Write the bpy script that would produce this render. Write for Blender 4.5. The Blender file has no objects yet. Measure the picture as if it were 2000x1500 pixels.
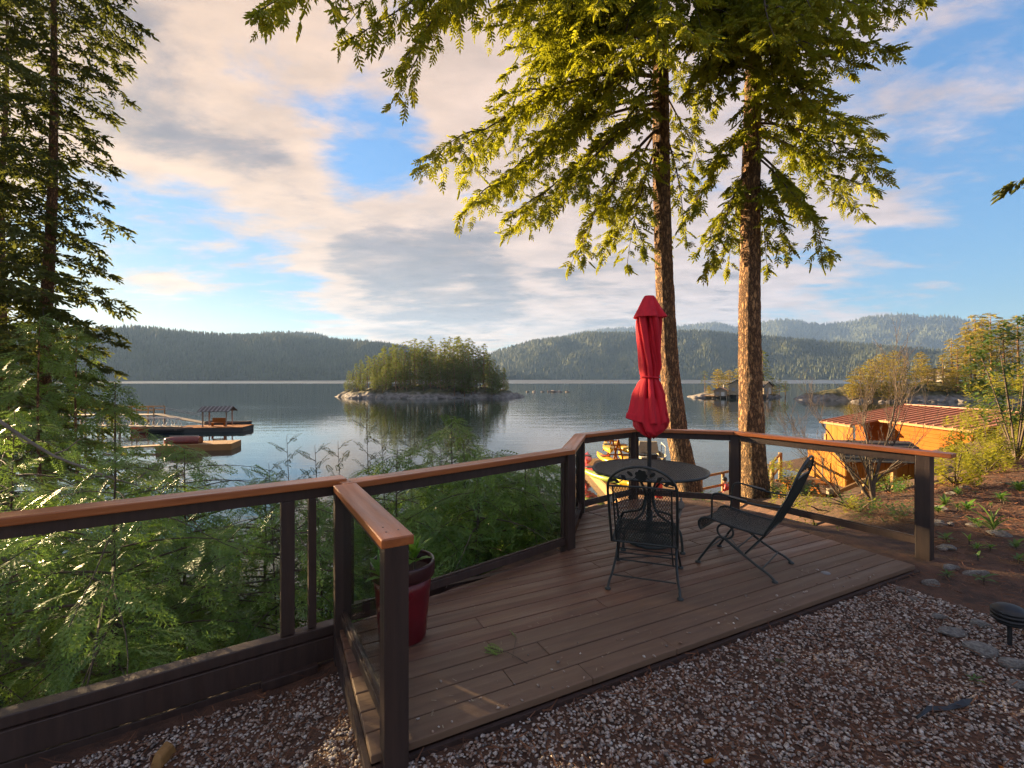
import bpy, math, random
import numpy as np
from mathutils import Vector, Matrix
random.seed(7); RNG = np.random.default_rng(7)
SC = bpy.context.scene; COL = SC.collection
R = math.radians
F_PX, CAM_H, HOR = 915.0, 1.55, 738.0
WATER_Z = -4.6
def at(px, py, Y):
    return Vector(((px - 1000) / F_PX * Y, Y, CAM_H - (py - HOR) / F_PX * Y))
# ------------------------------------------------------------------ camera
cam = bpy.data.cameras.new('camera'); camo = bpy.data.objects.new('camera', cam); COL.objects.link(camo)
camo.location = (0, 0, CAM_H); camo.rotation_euler = (R(90), 0, 0)
cam.sensor_width = 36; cam.lens = 36 * F_PX / 2000; cam.shift_y = -12 / 2000
cam.clip_start = 0.05; cam.clip_end = 20000
SC.camera = camo
# ------------------------------------------------------------------ light
SUN_AZ, SUN_EL = R(-58), R(11)
SUN = Vector((math.sin(SUN_AZ) * math.cos(SUN_EL), math.cos(SUN_AZ) * math.cos(SUN_EL), math.sin(SUN_EL)))
sl = bpy.data.lights.new('sun', 'SUN'); slo = bpy.data.objects.new('sun', sl); COL.objects.link(slo)
slo.rotation_euler = SUN.to_track_quat('Z', 'Y').to_euler()
sl.energy = 4.2; sl.angle = R(0.6); sl.color = (1.0, 0.70, 0.38)
SC.view_settings.view_transform = 'Standard'; SC.view_settings.look = 'None'
SC.view_settings.gamma = 1; SC.view_settings.use_curve_mapping = False
SC.view_settings.exposure = 3.08
SC.cycles.use_denoising = True; SC.cycles.denoiser = 'OPENIMAGEDENOISE'; SC.cycles.denoising_prefilter = 'NONE'; SC.cycles.denoising_input_passes = 'RGB_ALBEDO_NORMAL'
SC.cycles.max_bounces = 8; SC.cycles.transparent_max_bounces = 24
SC.cycles.volume_bounces = 1; SC.cycles.sample_clamp_indirect = 6.0
SC.cycles.use_adaptive_sampling = True; SC.cycles.adaptive_threshold = 0.02

class NT:
    """small helper round a node tree"""
    def __init__(s, tree): s.t = tree; s.n = tree.nodes; s.l = tree.links
    def new(s, kind, **kw):
        n = s.n.new(kind)
        for k, v in kw.items(): setattr(n, k, v)
        return n
    def set(s, sock, v):
        if isinstance(v, bpy.types.NodeSocket): s.l.new(v, sock)
        else:
            if isinstance(v, (tuple, list)) and sock.type == 'RGBA' and len(v) == 3: v = (*v, 1)
            sock.default_value = v
    def math(s, op, a, b=0.0, clamp=False):
        n = s.new('ShaderNodeMath', operation=op, use_clamp=clamp); s.set(n.inputs[0], a); s.set(n.inputs[1], b); return n.outputs[0]
    def vmath(s, op, a, b=(0, 0, 0)):
        n = s.new('ShaderNodeVectorMath', operation=op); s.set(n.inputs[0], a); s.set(n.inputs[1], b)
        return n.outputs['Value'] if op in ('DOT_PRODUCT', 'LENGTH') else n.outputs[0]
    def mix(s, f, a, b):
        n = s.new('ShaderNodeMix', data_type='RGBA'); s.set(n.inputs[0], f); s.set(n.inputs[6], a); s.set(n.inputs[7], b); return n.outputs[2]
    def rng(s, v, a, b, c=0.0, d=1.0, smooth=False):
        n = s.new('ShaderNodeMapRange', interpolation_type='SMOOTHSTEP' if smooth else 'LINEAR')
        for i, x in enumerate((v, a, b, c, d)): s.set(n.inputs[i], x)
        return n.outputs[0]
    def noise(s, vec, scale, detail=3, rough=.5, dist=0.0):
        n = s.new('ShaderNodeTexNoise'); s.l.new(vec, n.inputs['Vector'])
        n.inputs['Scale'].default_value = scale; n.inputs['Detail'].default_value = detail
        n.inputs['Roughness'].default_value = rough; n.inputs['Distortion'].default_value = dist
        return n.outputs['Fac']
    def mapping(s, vec, scale=(1, 1, 1), rot=(0, 0, 0)):
        n = s.new('ShaderNodeMapping'); s.l.new(vec, n.inputs[0]); n.inputs['Scale'].default_value = scale; n.inputs['Rotation'].default_value = rot
        return n.outputs[0]

# ------------------------------------------------------------------ sky
SKYBLOBS = ((330, 560, 16, -.15), (720, 290, 9, -.10), (480, 150, 8, -.07), (1950, 430, 22, -.13), (250, 200, 26, .09),
            (620, 430, 12, .07), (840, 545, 13, .24), (1000, 120, 24, .08), (1150, 560, 16, .08), (1600, 600, 14, .07), (1500, 330, 22, .06), (1750, 320, 10, .05))
SKYK = 9.5
W = bpy.data.worlds.new('World'); SC.world = W; W.use_nodes = True
w = NT(W.node_tree); w.n.clear()
sky = w.new('ShaderNodeTexSky', sky_type='NISHITA'); sky.sun_disc = False
sky.sun_elevation = SUN_EL; sky.sun_rotation = SUN_AZ; sky.air_density = 1.0; sky.dust_density = 0.15; sky.ozone_density = 2.0
tc = w.new('ShaderNodeTexCoord'); D = tc.outputs['Generated']
sx = w.new('ShaderNodeSeparateXYZ'); w.l.new(D, sx.inputs[0])
zz = w.math('ADD', w.math('MAXIMUM', sx.outputs[2], 0.0), 0.10)
pv = w.new('ShaderNodeCombineXYZ'); w.l.new(w.math('DIVIDE', sx.outputs[0], zz), pv.inputs[0]); w.l.new(w.math('DIVIDE', sx.outputs[1], zz), pv.inputs[1])
P = w.mapping(pv.outputs[0], (0.62, 1.0, 1), (0, 0, R(30)))
n1 = w.noise(P, 0.85, 12, .60, .25)
n2 = w.noise(P, 3.1, 8, .65, .3)
cov = w.math('ADD', w.math('MULTIPLY', n1, .66), w.math('MULTIPLY', n2, .34))
def skydir(px, py): return Vector(((px - 1000) / F_PX, 1, (HOR - py) / F_PX)).normalized()
for px, py, rad, amp in SKYBLOBS:
    d = skydir(px, py)
    b = w.rng(w.vmath('DOT_PRODUCT', D, tuple(d)), math.cos(R(rad)), 1.0, 0, amp, True)
    cov = w.math('ADD', cov, b)
cl = w.math('MULTIPLY', w.rng(cov, .445, .56, 0, 1, True), w.rng(sx.outputs[2], .0, .06, 0, 1, True))
dens = w.rng(cov, .54, .74, 0, 1, True)
sund = w.rng(w.vmath('DOT_PRODUCT', D, tuple(SUN)), .1, .95, 0, 1)
lit = w.mix(sund, (.100, .079, .073), (.126, .082, .047))
dark = w.mix(sund, (.033, .030, .033), (.044, .032, .026))
n3 = w.noise(P, 1.9, 8, .6, .3)
n4 = w.noise(P, 5.5, 6, .6, .2)
ccol0 = w.mix(w.rng(w.math('ADD', w.math('MULTIPLY', dens, .45), n3), .55, .98, 0, 1, True), lit, dark)
ccol = w.vmath('SCALE', ccol0); w.set(ccol.node.inputs['Scale'], w.rng(n4, .35, .65, .80, 1.10))
skyc = w.vmath('SCALE', sky.outputs[0]); skyc.node.inputs['Scale'].default_value = 0.06
lum = w.vmath('DOT_PRODUCT', skyc, (.2, .6, .2))
skyt = w.vmath('SCALE', w.vmath('MULTIPLY', skyc, w.mix(w.rng(lum, .26, .50, 0, 1, True), (.55, .86, 1.10), (1.12, 1.0, .80)))); w.set(skyt.node.inputs['Scale'], w.math('DIVIDE', 1.0, w.math('ADD', 1.0, w.math('MULTIPLY', lum, SKYK))))
fin = w.mix(w.math('MULTIPLY', cl, .88), skyt, ccol)
bg = w.new('ShaderNodeBackground'); w.l.new(fin, bg.inputs[0]); bg.inputs[1].default_value = 1.0
wo = w.new('ShaderNodeOutputWorld'); w.l.new(bg.outputs[0], wo.inputs[0])

# ------------------------------------------------------------------ materials
MATS = {}
def newmat(name):
    m = bpy.data.materials.new(name); m.use_nodes = True; t = NT(m.node_tree); b = t.n['Principled BSDF']; MATS[name] = m
    return m, t, b
def pm(name, c1, c2=None, scale=4, rough=.6, bump=0, bscale=None, stretch=(1, 1, 1), metal=0, spec=.5, detail=5, attr=False, attr_amt=.5, lo=.35, hi=.65, r2=None, coord='Object', transl=0):
    """principled material whose colour runs between c1 and c2 by noise (and by a per-piece random number)"""
    m, t, b = newmat(name)
    tcn = t.new('ShaderNodeTexCoord'); v = t.mapping(tcn.outputs[coord], stretch)
    n = t.noise(v, scale, detail, .6)
    f = t.rng(n, lo, hi)
    if attr:
        a = t.new('ShaderNodeAttribute'); a.attribute_name = 'rnd'
        f = t.math('ADD', t.math('MULTIPLY', f, 1 - attr_amt), t.math('MULTIPLY', a.outputs['Fac'], attr_amt))
    c2 = c2 or tuple(x * .6 for x in c1)
    col = t.mix(f, c1, c2); t.l.new(col, b.inputs['Base Color'])
    b.inputs['Metallic'].default_value = metal; b.inputs['Specular IOR Level'].default_value = spec
    if r2 is None: b.inputs['Roughness'].default_value = rough
    else: t.l.new(t.rng(t.noise(v, scale * .37, 4), .38, .62, rough, r2), b.inputs['Roughness'])
    if bump:
        bn = t.noise(v, bscale or scale * 3, 6, .65)
        bp = t.new('ShaderNodeBump'); bp.inputs['Strength'].default_value = bump; bp.inputs['Distance'].default_value = .02
        t.l.new(bn, bp.inputs['Height']); t.l.new(bp.outputs[0], b.inputs['Normal'])
    if transl:
        tr = t.new('ShaderNodeBsdfTranslucent'); t.l.new(t.mix(.5, col, tuple(min(1, x * 2.2) for x in c1)), tr.inputs[0])
        mx = t.new('ShaderNodeMixShader'); mx.inputs[0].default_value = transl
        t.l.new(b.outputs[0], mx.inputs[1]); t.l.new(tr.outputs[0], mx.inputs[2]); t.l.new(mx.outputs[0], t.n['Material Output'].inputs[0])
    return m
def woodmat(name, c1, c2, rough=.5, axis=0, r2=None, bump=.25, spec=.5):
    st = [9, 9, 9]; st[axis] = .8
    return pm(name, c1, c2, 3, rough, bump, 9, tuple(st), spec=spec, r2=r2, detail=7, attr=True, attr_amt=.35)

# ------------------------------------------------------------------ mesh helpers
def link(name, me, mat, parent=None, smooth=False):
    o = bpy.data.objects.new(name, me); COL.objects.link(o)
    if mat is not None and not me.materials: me.materials.append(MATS[mat] if isinstance(mat, str) else mat)
    if parent is not None:
        o.parent = parent
        if parent.get('_world'): o.matrix_parent_inverse = Matrix.Translation(-parent.location)
    return o
def thing(name, label, cat, loc=(0, 0, 0), rz=0, group=None, world=True):
    o = bpy.data.objects.new(name, None); COL.objects.link(o); o.location = loc; o.rotation_euler = (0, 0, rz)
    o.empty_display_size = .2
    if world: o['_world'] = 1
    o['label'] = label; o['category'] = cat
    if group: o['group'] = group
    return o
def tag(o, label, cat=None, group=None, kind=None):
    o['label'] = label
    if cat: o['category'] = cat
    if group: o['group'] = group
    if kind: o['kind'] = kind
    return o
def np_mesh(name, V, F, mat, parent=None, smooth=False, rnd=None):
    V = np.asarray(V, np.float32); F = np.asarray(F, np.int32); k = F.shape[1]; m = len(F)
    me = bpy.data.meshes.new(name)
    me.vertices.add(len(V)); me.vertices.foreach_set('co', V.ravel())
    me.loops.add(m * k); me.loops.foreach_set('vertex_index', F.ravel())
    me.polygons.add(m); me.polygons.foreach_set('loop_start', np.arange(0, m * k, k, dtype=np.int32))
    try: me.polygons.foreach_set('loop_total', np.full(m, k, np.int32))
    except Exception: pass
    if smooth: me.polygons.foreach_set('use_smooth', np.ones(m, bool))
    me.update(calc_edges=True)
    if rnd is not None:
        a = me.attributes.new('rnd', 'FLOAT', 'POINT'); a.data.foreach_set('value', np.asarray(rnd, np.float32))
    return link(name, me, mat, parent)
class MB:
    """collects shapes into one mesh"""
    def __init__(s): s.v = []; s.f = []; s.sm = []
    def add(s, vs, fs, smooth=False):
        o = len(s.v); s.v += [tuple(x) for x in vs]; s.f += [tuple(i + o for i in f) for f in fs]; s.sm += [smooth] * len(fs); return s
    def hexa(s, p): return s.add(p, [(0, 3, 2, 1), (4, 5, 6, 7), (0, 1, 5, 4), (1, 2, 6, 5), (2, 3, 7, 6), (3, 0, 4, 7)])
    def box(s, c, size, rz=0):
        cx, cy, cz = c; a, b, h = (x / 2 for x in size); cr, sr = math.cos(rz), math.sin(rz)
        return s.hexa([(cx + x * cr - y * sr, cy + x * sr + y * cr, cz + z) for z in (-h, h) for x, y in ((-a, -b), (a, -b), (a, b), (-a, b))])
    def bar(s, p, q, wd, ht, up=(0, 0, 1)):
        p, q = Vector(p), Vector(q); d = (q - p).normalized(); u = Vector(up)
        if abs(d.dot(u)) > .98: u = Vector((1, 0, 0))
        r = d.cross(u).normalized(); u = r.cross(d).normalized()
        a, b = r * wd / 2, u * ht / 2
        return s.hexa([p - a - b, p + a - b, q + a - b, q - a - b, p - a + b, p + a + b, q + a + b, q - a + b])
    def prism(s, poly, z0, z1):
        n = len(poly)
        area = sum(poly[i][0] * poly[(i + 1) % n][1] - poly[(i + 1) % n][0] * poly[i][1] for i in range(n))
        if area < 0: poly = poly[::-1]
        vs = [(x, y, z0) for x, y in poly] + [(x, y, z1) for x, y in poly]
        return s.add(vs, [tuple(range(n - 1, -1, -1)), tuple(range(n, 2 * n))] + [(i, (i + 1) % n, n + (i + 1) % n, n + i) for i in range(n)])
    def tube(s, pts, r, n=8, closed=False, cap=True):
        pts = [Vector(p) for p in pts]; m = len(pts); rs = r if isinstance(r, (list, tuple)) else [r] * m
        vs = []; ref = None
        for i, p in enumerate(pts):
            a = pts[(i - 1) % m] if (closed or i) else p; b = pts[(i + 1) % m] if (closed or i < m - 1) else p
            d = (b - a).normalized()
            if ref is None:
                ref = Vector((0, 0, 1)) if abs(d.z) < .9 else Vector((1, 0, 0))
            x = (ref - d * ref.dot(d)).normalized(); ref = x; y = d.cross(x)
            vs += [p + (x * math.cos(t) + y * math.sin(t)) * rs[i] for t in (2 * math.pi * k / n for k in range(n))]
        fs = [(i * n + k, i * n + (k + 1) % n, ((i + 1) % m) * n + (k + 1) % n, ((i + 1) % m) * n + k) for i in range(m if closed else m - 1) for k in range(n)]
        s.add(vs, fs, True)
        if cap and not closed: s.add(vs[:n], [tuple(range(n - 1, -1, -1))]); s.add(vs[-n:], [tuple(range(n))])
        return s
    def lathe(s, prof, n=32, c=(0, 0, 0), caps=False):
        m = len(prof)
        vs = [(c[0] + r * math.cos(2 * math.pi * k / n), c[1] + r * math.sin(2 * math.pi * k / n), c[2] + z) for r, z in prof for k in range(n)]
        fs = [(i * n + k, i * n + (k + 1) % n, (i + 1) * n + (k + 1) % n, (i + 1) * n + k) for i in range(m - 1) for k in range(n)]
        s.add(vs, fs, True)
        if caps: s.add(vs[:n], [tuple(range(n - 1, -1, -1))]); s.add(vs[-n:], [tuple(range(n))])
        return s
    def build(s, name, mat, parent=None, bevel=0, rnd=None):
        me = bpy.data.meshes.new(name); me.from_pydata(s.v, [], s.f); me.polygons.foreach_set('use_smooth', s.sm); me.update()
        if rnd is not None:
            a = me.attributes.new('rnd', 'FLOAT', 'POINT'); a.data.foreach_set('value', np.full(len(s.v), rnd, np.float32))
        o = link(name, me, mat, parent)
        if bevel:
            b = o.modifiers.new('bevel', 'BEVEL'); b.width = bevel; b.segments = 2; b.limit_method = 'ANGLE'; b.angle_limit = R(40)
        return o
def copy_tree(o, parent=None):
    c = o.copy(); COL.objects.link(c)
    if parent is not None: c.parent = parent
    for ch in o.children: copy_tree(ch, c)
    return c
# ---- numpy noise and scattering
_H = RNG.random(1 << 16)
def vnoise(x, y, z=0.0):
    x, y, z = np.broadcast_arrays(np.asarray(x, float), np.asarray(y, float), np.asarray(z, float))
    xi, yi, zi = np.floor(x).astype(np.int64), np.floor(y).astype(np.int64), np.floor(z).astype(np.int64)
    fx, fy, fz = x - xi, y - yi, z - zi
    fx, fy, fz = (f * f * (3 - 2 * f) for f in (fx, fy, fz))
    def h(i, j, k): return _H[((i * 73856093) ^ (j * 19349663) ^ (k * 83492791)) & 65535]
    def L(a, b, t): return a + (b - a) * t
    return L(L(L(h(xi, yi, zi), h(xi + 1, yi, zi), fx), L(h(xi, yi + 1, zi), h(xi + 1, yi + 1, zi), fx), fy),
             L(L(h(xi, yi, zi + 1), h(xi + 1, yi, zi + 1), fx), L(h(xi, yi + 1, zi + 1), h(xi + 1, yi + 1, zi + 1), fx), fy), fz)
def fbm(x, y, z=0.0, o=4, g=.5):
    s = 0; a = 1; t = 0
    for i in range(o):
        s = s + a * vnoise(np.asarray(x) * 2 ** i + 17.3 * i, np.asarray(y) * 2 ** i - 9.1 * i, np.asarray(z) * 2 ** i); t += a; a *= g
    return s / t
def frames(d, up=(0, 0, 1), roll=None):
    """rotation matrices whose x axis is d and whose z axis is close to up"""
    d = np.asarray(d, float); d = d / np.linalg.norm(d, axis=1, keepdims=True)
    u = np.broadcast_to(np.asarray(up, float), d.shape)
    y = np.cross(u, d); ln = np.linalg.norm(y, axis=1, keepdims=True); y = np.where(ln < 1e-3, np.array([[0, 1, 0]]), y / np.maximum(ln, 1e-9))
    z = np.cross(d, y)
    if roll is not None:
        c, s_ = np.cos(roll)[:, None], np.sin(roll)[:, None]; y, z = y * c + z * s_, z * c - y * s_
    return np.stack([d, y, z], 2)
def scatter(TV, TF, Rm, P, S):
    """copies of a template (TV, TF) under rotations Rm, at P, scaled S -> V, F, rnd per vertex"""
    P = np.asarray(P, float); m = len(P); n = len(TV)
    S = np.broadcast_to(np.asarray(S, float).reshape(m, -1), (m, 1)) if np.ndim(S) < 2 else np.asarray(S)
    V = np.einsum('mij,mnj->mni', Rm, TV[None] * S[:, None, :]) + P[:, None]
    F = TF[None] + (np.arange(m) * n)[:, None, None]
    return V.reshape(-1, 3), F.reshape(-1, TF.shape[1]), np.repeat(RNG.random(m), n)
def blades(segs, wd):
    """each (p, q) a flat diamond of width wd -> TV, TF (quads)"""
    V = []; F = []
    for i, (p, q, k) in enumerate(segs):
        p, q = np.array(p, float), np.array(q, float); d = q - p; s = np.cross(d, (0, 0, 1.)); s /= (np.linalg.norm(s) + 1e-9)
        m = p + d * .45
        V += [p, m - s * wd * k + (0, 0, -.01), q, m + s * wd * k + (0, 0, -.01)]; F.append((4 * i, 4 * i + 1, 4 * i + 2, 4 * i + 3))
    return np.array(V), np.array(F)
# ------------------------------------------------------------------ colours
pm('soil', (.125, .060, .034), (.050, .027, .018), 7, .95, .8, 40, coord='Object')
pm('gravel_bed', (.060, .034, .022), (.025, .017, .013), 30, .95, .8, 90)
pm('rock', (.30, .28, .25), (.13, .12, .11), 5, .85, .7, 22, detail=8)
pm('shore_rock', (.25, .225, .20), (.10, .09, .08), .5, .85, .9, 1.6, detail=9)
woodmat('deck_wet', (.205, .104, .062), (.104, .054, .036), .30, 0, r2=.62, bump=.15)
woodmat('deck_dry', (.185, .110, .066), (.115, .068, .043), .50, 0, r2=.75, bump=.15)
woodmat('rail_wood', (.46, .150, .042), (.26, .075, .024), .28, 0, r2=.5, bump=.12)
woodmat('dark_wood', (.058, .033, .026), (.029, .018, .015), .45, 2, r2=.6, bump=.15)
pm('iron', (.022, .030, .029), (.014, .019, .019), 20, .42, .1, 60, metal=.0, spec=.6)
pm('canopy_red', (.72, .012, .032), (.52, .008, .022), 1.2, .8, .55, 1.6, (13, 13, 2.2))
pm('pot_red', (.16, .008, .014), (.10, .006, .010), 4, .22, .04, 30, r2=.4)
pm('pot_rim', (.050, .012, .014), (.035, .010, .011), 4, .3)
pm('leaf_bright', (.17, .30, .035), (.08, .18, .022), 9, .45, attr=True, transl=.35)
pm('leaf_mid', (.10, .17, .03), (.045, .095, .018), 5, .45, attr=True, transl=.35)
pm('leaf_yellow', (.42, .39, .035), (.17, .22, .022), 3, .45, attr=True, transl=.45)
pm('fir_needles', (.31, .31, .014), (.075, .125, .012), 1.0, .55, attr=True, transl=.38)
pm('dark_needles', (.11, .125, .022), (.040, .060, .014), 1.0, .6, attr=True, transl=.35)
pm('cedar_fronds', (.21, .33, .050), (.045, .105, .020), 1.6, .38, attr=True, transl=.30)
pm('hemlock_fronds', (.17, .26, .040), (.050, .105, .020), 1.2, .5, attr=True, transl=.35)
pm('island_needles', (.150, .180, .030), (.042, .068, .016), .35, .8, attr=True, transl=.35)
pm('promontory_needles', (.32, .25, .022), (.11, .12, .016), .5, .8, attr=True, transl=.35)
m, t, b = newmat('bark')
tcn = t.new('ShaderNodeTexCoord'); O = tcn.outputs['Object']
vo = t.new('ShaderNodeTexVoronoi', feature='DISTANCE_TO_EDGE'); vo.inputs['Scale'].default_value = 1.0
wn = t.new('ShaderNodeTexNoise'); t.l.new(t.mapping(O, (9, 9, 3)), wn.inputs[0]); wn.inputs['Detail'].default_value = 4
wv_ = t.vmath('ADD', t.mapping(O, (17, 17, 5.5)), t.vmath('MULTIPLY', wn.outputs['Color'], (1.6, 1.6, 1.6))); t.l.new(wv_, vo.inputs['Vector'])
crk = t.rng(vo.outputs[0], .0, .30, 0, 1, True); gn = t.noise(t.mapping(O, (30, 30, 8)), 1.0, 6, .65)
t.l.new(t.mix(crk, (.085, .046, .026), t.mix(t.rng(gn, .35, .65), (.50, .285, .13), (.28, .155, .075))), b.inputs['Base Color']); b.inputs['Roughness'].default_value = .92
bp = t.new('ShaderNodeBump'); bp.inputs['Strength'].default_value = 1.0; bp.inputs['Distance'].default_value = .035; t.l.new(t.math('ADD', crk, t.math('MULTIPLY', gn, .5)), bp.inputs['Height']); t.l.new(bp.outputs[0], b.inputs['Normal'])
pm('twig', (.110, .080, .060), (.060, .044, .034), 8, .85, .3, 40)
pm('grey_twig', (.21, .18, .15), (.11, .095, .08), 8, .85, .3, 40)
pm('dead_needles', (.19, .075, .030), (.09, .035, .018), 4, .8, attr=True, attr_amt=.8)
pm('forest', (.066, .080, .030), (.032, .044, .019), .01, .95, attr=True, attr_amt=.5, coord='Object')
pm('hill_soil', (.045, .060, .026), (.024, .034, .017), .02, .95)
woodmat('stained_wall', (.31, .095, .007), (.22, .062, .005), .75, 1, bump=.2, spec=.15)
woodmat('cedar_wall', (.34, .135, .020), (.25, .09, .013), .75, 2, bump=.2, spec=.15)
woodmat('grey_wood', (.30, .23, .16), (.18, .14, .10), .8, 0, bump=.2)
woodmat('yellow_wood', (.32, .17, .050), (.22, .11, .034), .7, 0, bump=.2)
pm('metal_roof', (.36, .145, .075), (.28, .105, .055), 2, .45, 0)
pm('shingle', (.075, .066, .060), (.04, .036, .034), 14, .9, .5, 60)
pm('white_paint', (.58, .55, .50), (.48, .46, .42), 3, .5)
pm('cream_paint', (.34, .27, .17), (.26, .20, .13), 3, .6)
pm('yellow_plastic', (.70, .42, .02), (.58, .34, .02), 3, .35)
pm('red_plastic', (.55, .035, .020), (.42, .025, .018), 3, .4)
pm('green_plastic', (.38, .46, .06), (.28, .36, .05), 3, .4)
pm('dark_paint', (.020, .020, .022), (.014, .014, .015), 6, .5)
pm('hull_red', (.20, .030, .022), (.13, .022, .018), 3, .35)
pm('grey_paint', (.26, .26, .27), (.17, .17, .18), 3, .5)
pm('skin', (.45, .26, .18), (.40, .22, .15), 5, .6)
pm('trousers', (.16, .12, .07), (.11, .08, .05), 9, .9)
def glassmat(name, tint):
    m, t, b = newmat(name); t.n.remove(b)
    tr = t.new('ShaderNodeBsdfTransparent'); tr.inputs[0].default_value = (*tint, 1)
    gl = t.new('ShaderNodeBsdfGlossy'); gl.inputs['Roughness'].default_value = .015
    fr = t.new('ShaderNodeLayerWeight'); fr.inputs[0].default_value = .5; fz = t.math('ADD', t.math('MULTIPLY', t.math('POWER', fr.outputs['Facing'], 5.0), .5), .006)
    mx = t.new('ShaderNodeMixShader'); t.l.new(fz, mx.inputs[0]); t.l.new(tr.outputs[0], mx.inputs[1]); t.l.new(gl.outputs[0], mx.inputs[2])
    t.l.new(mx.outputs[0], t.n['Material Output'].inputs[0])
glassmat('pane_glass', (.93, .96, .94))
# pebbles: pale, grey and tan stones picked by a per-stone number
m, t, b = newmat('pebble')
a = t.new('ShaderNodeAttribute'); a.attribute_name = 'rnd'
cr = t.new('ShaderNodeValToRGB'); t.l.new(a.outputs['Fac'], cr.inputs[0]); cr.color_ramp.interpolation = 'CONSTANT'
e = cr.color_ramp.elements; e[0].color = (.70, .58, .49, 1); e[1].position = .22; e[1].color = (.44, .35, .29, 1)
for p, c in ((.36, (.46, .32, .24)), (.52, (.80, .73, .66)), (.62, (.20, .175, .16)), (.76, (.58, .50, .45)), (.84, (.30, .16, .10))):
    q = e.new(p); q.color = (*c, 1)
tcn = t.new('ShaderNodeTexCoord'); nn = t.noise(tcn.outputs['Object'], 120, 3)
t.l.new(t.mix(t.rng(nn, .3, .7, .05, .65), cr.outputs[0], (.13, .10, .08)), b.inputs['Base Color']); b.inputs['Roughness'].default_value = .6
# lake
m, t, b = newmat('lake_water')
b.inputs['Base Color'].default_value = (.006, .016, .020, 1); b.inputs['IOR'].default_value = 1.6; b.inputs['Specular IOR Level'].default_value = .5
tcn = t.new('ShaderNodeTexCoord'); O = tcn.outputs['Object']
big = t.noise(t.mapping(O, (1, 1, 1)), .012, 3, .5, .4)
n_a = t.noise(t.mapping(O, (.55, 1.5, 1), (0, 0, R(12))), 1.1, 4, .55, .2)
n_b = t.noise(t.mapping(O, (.4, 1.2, 1), (0, 0, R(-14))), .28, 3, .5, .2)
ht = t.math('ADD', t.math('MULTIPLY', n_a, .10), t.math('MULTIPLY', n_b, .30))
sp = t.new('ShaderNodeSeparateXYZ'); t.l.new(O, sp.inputs[0])
wind = t.rng(big, .40, .60, .35, 1.0, True)
bp = t.new('ShaderNodeBump'); t.l.new(t.math('MULTIPLY', wind, .17), bp.inputs['Strength']); bp.inputs['Distance'].default_value = 1.0
t.l.new(ht, bp.inputs['Height']); t.l.new(bp.outputs[0], b.inputs['Normal'])
# a breeze line far out: rougher water that catches the sky
far = t.math('MULTIPLY', t.rng(sp.outputs[1], 470, 540, 0, 1, True), t.rng(sp.outputs[1], 1500, 1400, 0, 1, True))
t.l.new(t.math('ADD', t.math('MULTIPLY', far, .30), .03), b.inputs['Roughness'])

# ------------------------------------------------------------------ ground and water
YB = np.array([(-30, -8), (-10, -1.6), (-4, 1.15), (-1.1, 3.15), (.5, 4.55), (.8, 5.75), (1.6, 6.35), (2.8, 5.85), (3.75, 4.45), (4.1, 4.5), (4.7, 5.3), (5.7, 6.2), (8.2, 7.5), (12, 8.6), (20, 10), (40, 12)])
def height(x, y):
    x = np.asarray(x, float); y = np.asarray(y, float)
    s = y - np.interp(x, YB[:, 0], YB[:, 1])
    ss = lambda a, b, v: np.clip((v - a) / (b - a), 0, 1) ** 2 * (3 - 2 * np.clip((v - a) / (b - a), 0, 1))
    h0 = -.062 - .19 * ss(.0, 1.0, -.35 - x + .0 * y) + np.maximum(x - 3.9, 0) * .055 + np.maximum(x - 3.9, 0) * np.maximum(y - 3, 0) * .004
    right = np.interp(s, (0, 1, 4, 6, 9, 11, 13, 20), (0, -.16, -.95, -2.0, -2.4, -3.6, -5.2, -7))
    left = np.interp(s, (0, .4, 2, 5, 8, 20), (0, -.5, -1.7, -3.7, -5.2, -7))
    steep = np.interp(s, (0, 1, 4, 6, 9, 11, 13, 20), (0, -.42, -1.7, -2.45, -2.6, -3.7, -5.2, -7))
    k2 = ss(5.0, 6.2, x); right = right * (1 - k2) + steep * k2
    k = ss(.6, 2.6, x)
    d = left * (1 - k) + right * k
    far = np.interp(x, (9, 14), (0, 1)) * np.where(s > 0, 1, 0)
    bump = (fbm(x * .9, y * .9, 3.3) - .5) * .22 * np.clip(np.maximum(s, x - 4.2), 0, 1) + (fbm(x * 5, y * 5, 1.1) - .5) * .03 * np.clip(np.maximum(s + .3, x - 3.9), 0, 1)
    return np.where(s > 0, h0 + d, h0) + bump
def hz(x, y): return float(height(np.array([x]), np.array([y]))[0])
def grid(xs, ys, zf):
    X, Y = np.meshgrid(xs, ys); Z = zf(X, Y); nx, ny = len(xs), len(ys)
    V = np.stack([X, Y, Z], 2).reshape(-1, 3)
    i = (np.arange(ny - 1)[:, None] * nx + np.arange(nx - 1)[None]).ravel()
    return V, np.stack([i, i + 1, i + nx + 1, i + nx], 1)
xs = np.concatenate([np.arange(-30, -6, .8), np.arange(-6, 10, .16), np.arange(10, 40.1, .8)])
ys = np.concatenate([np.arange(-12, 0, .8), np.arange(0, 14, .16), np.arange(14, 34, .8)])
gV, gF = grid(xs, ys, height)
tag(np_mesh('ground', gV, gF, 'soil', smooth=True), 'brown mulch and soil bank falling from the deck to the lake', kind='structure')
wv = np.array([(-6500, -400, WATER_Z), (6500, -400, WATER_Z), (6500, 7000, WATER_Z), (-6500, 7000, WATER_Z)])
tag(np_mesh('lake_water', wv, np.array([(0, 1, 2, 3)]), 'lake_water'), 'calm rippled lake reflecting the evening sky', kind='structure')

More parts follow.
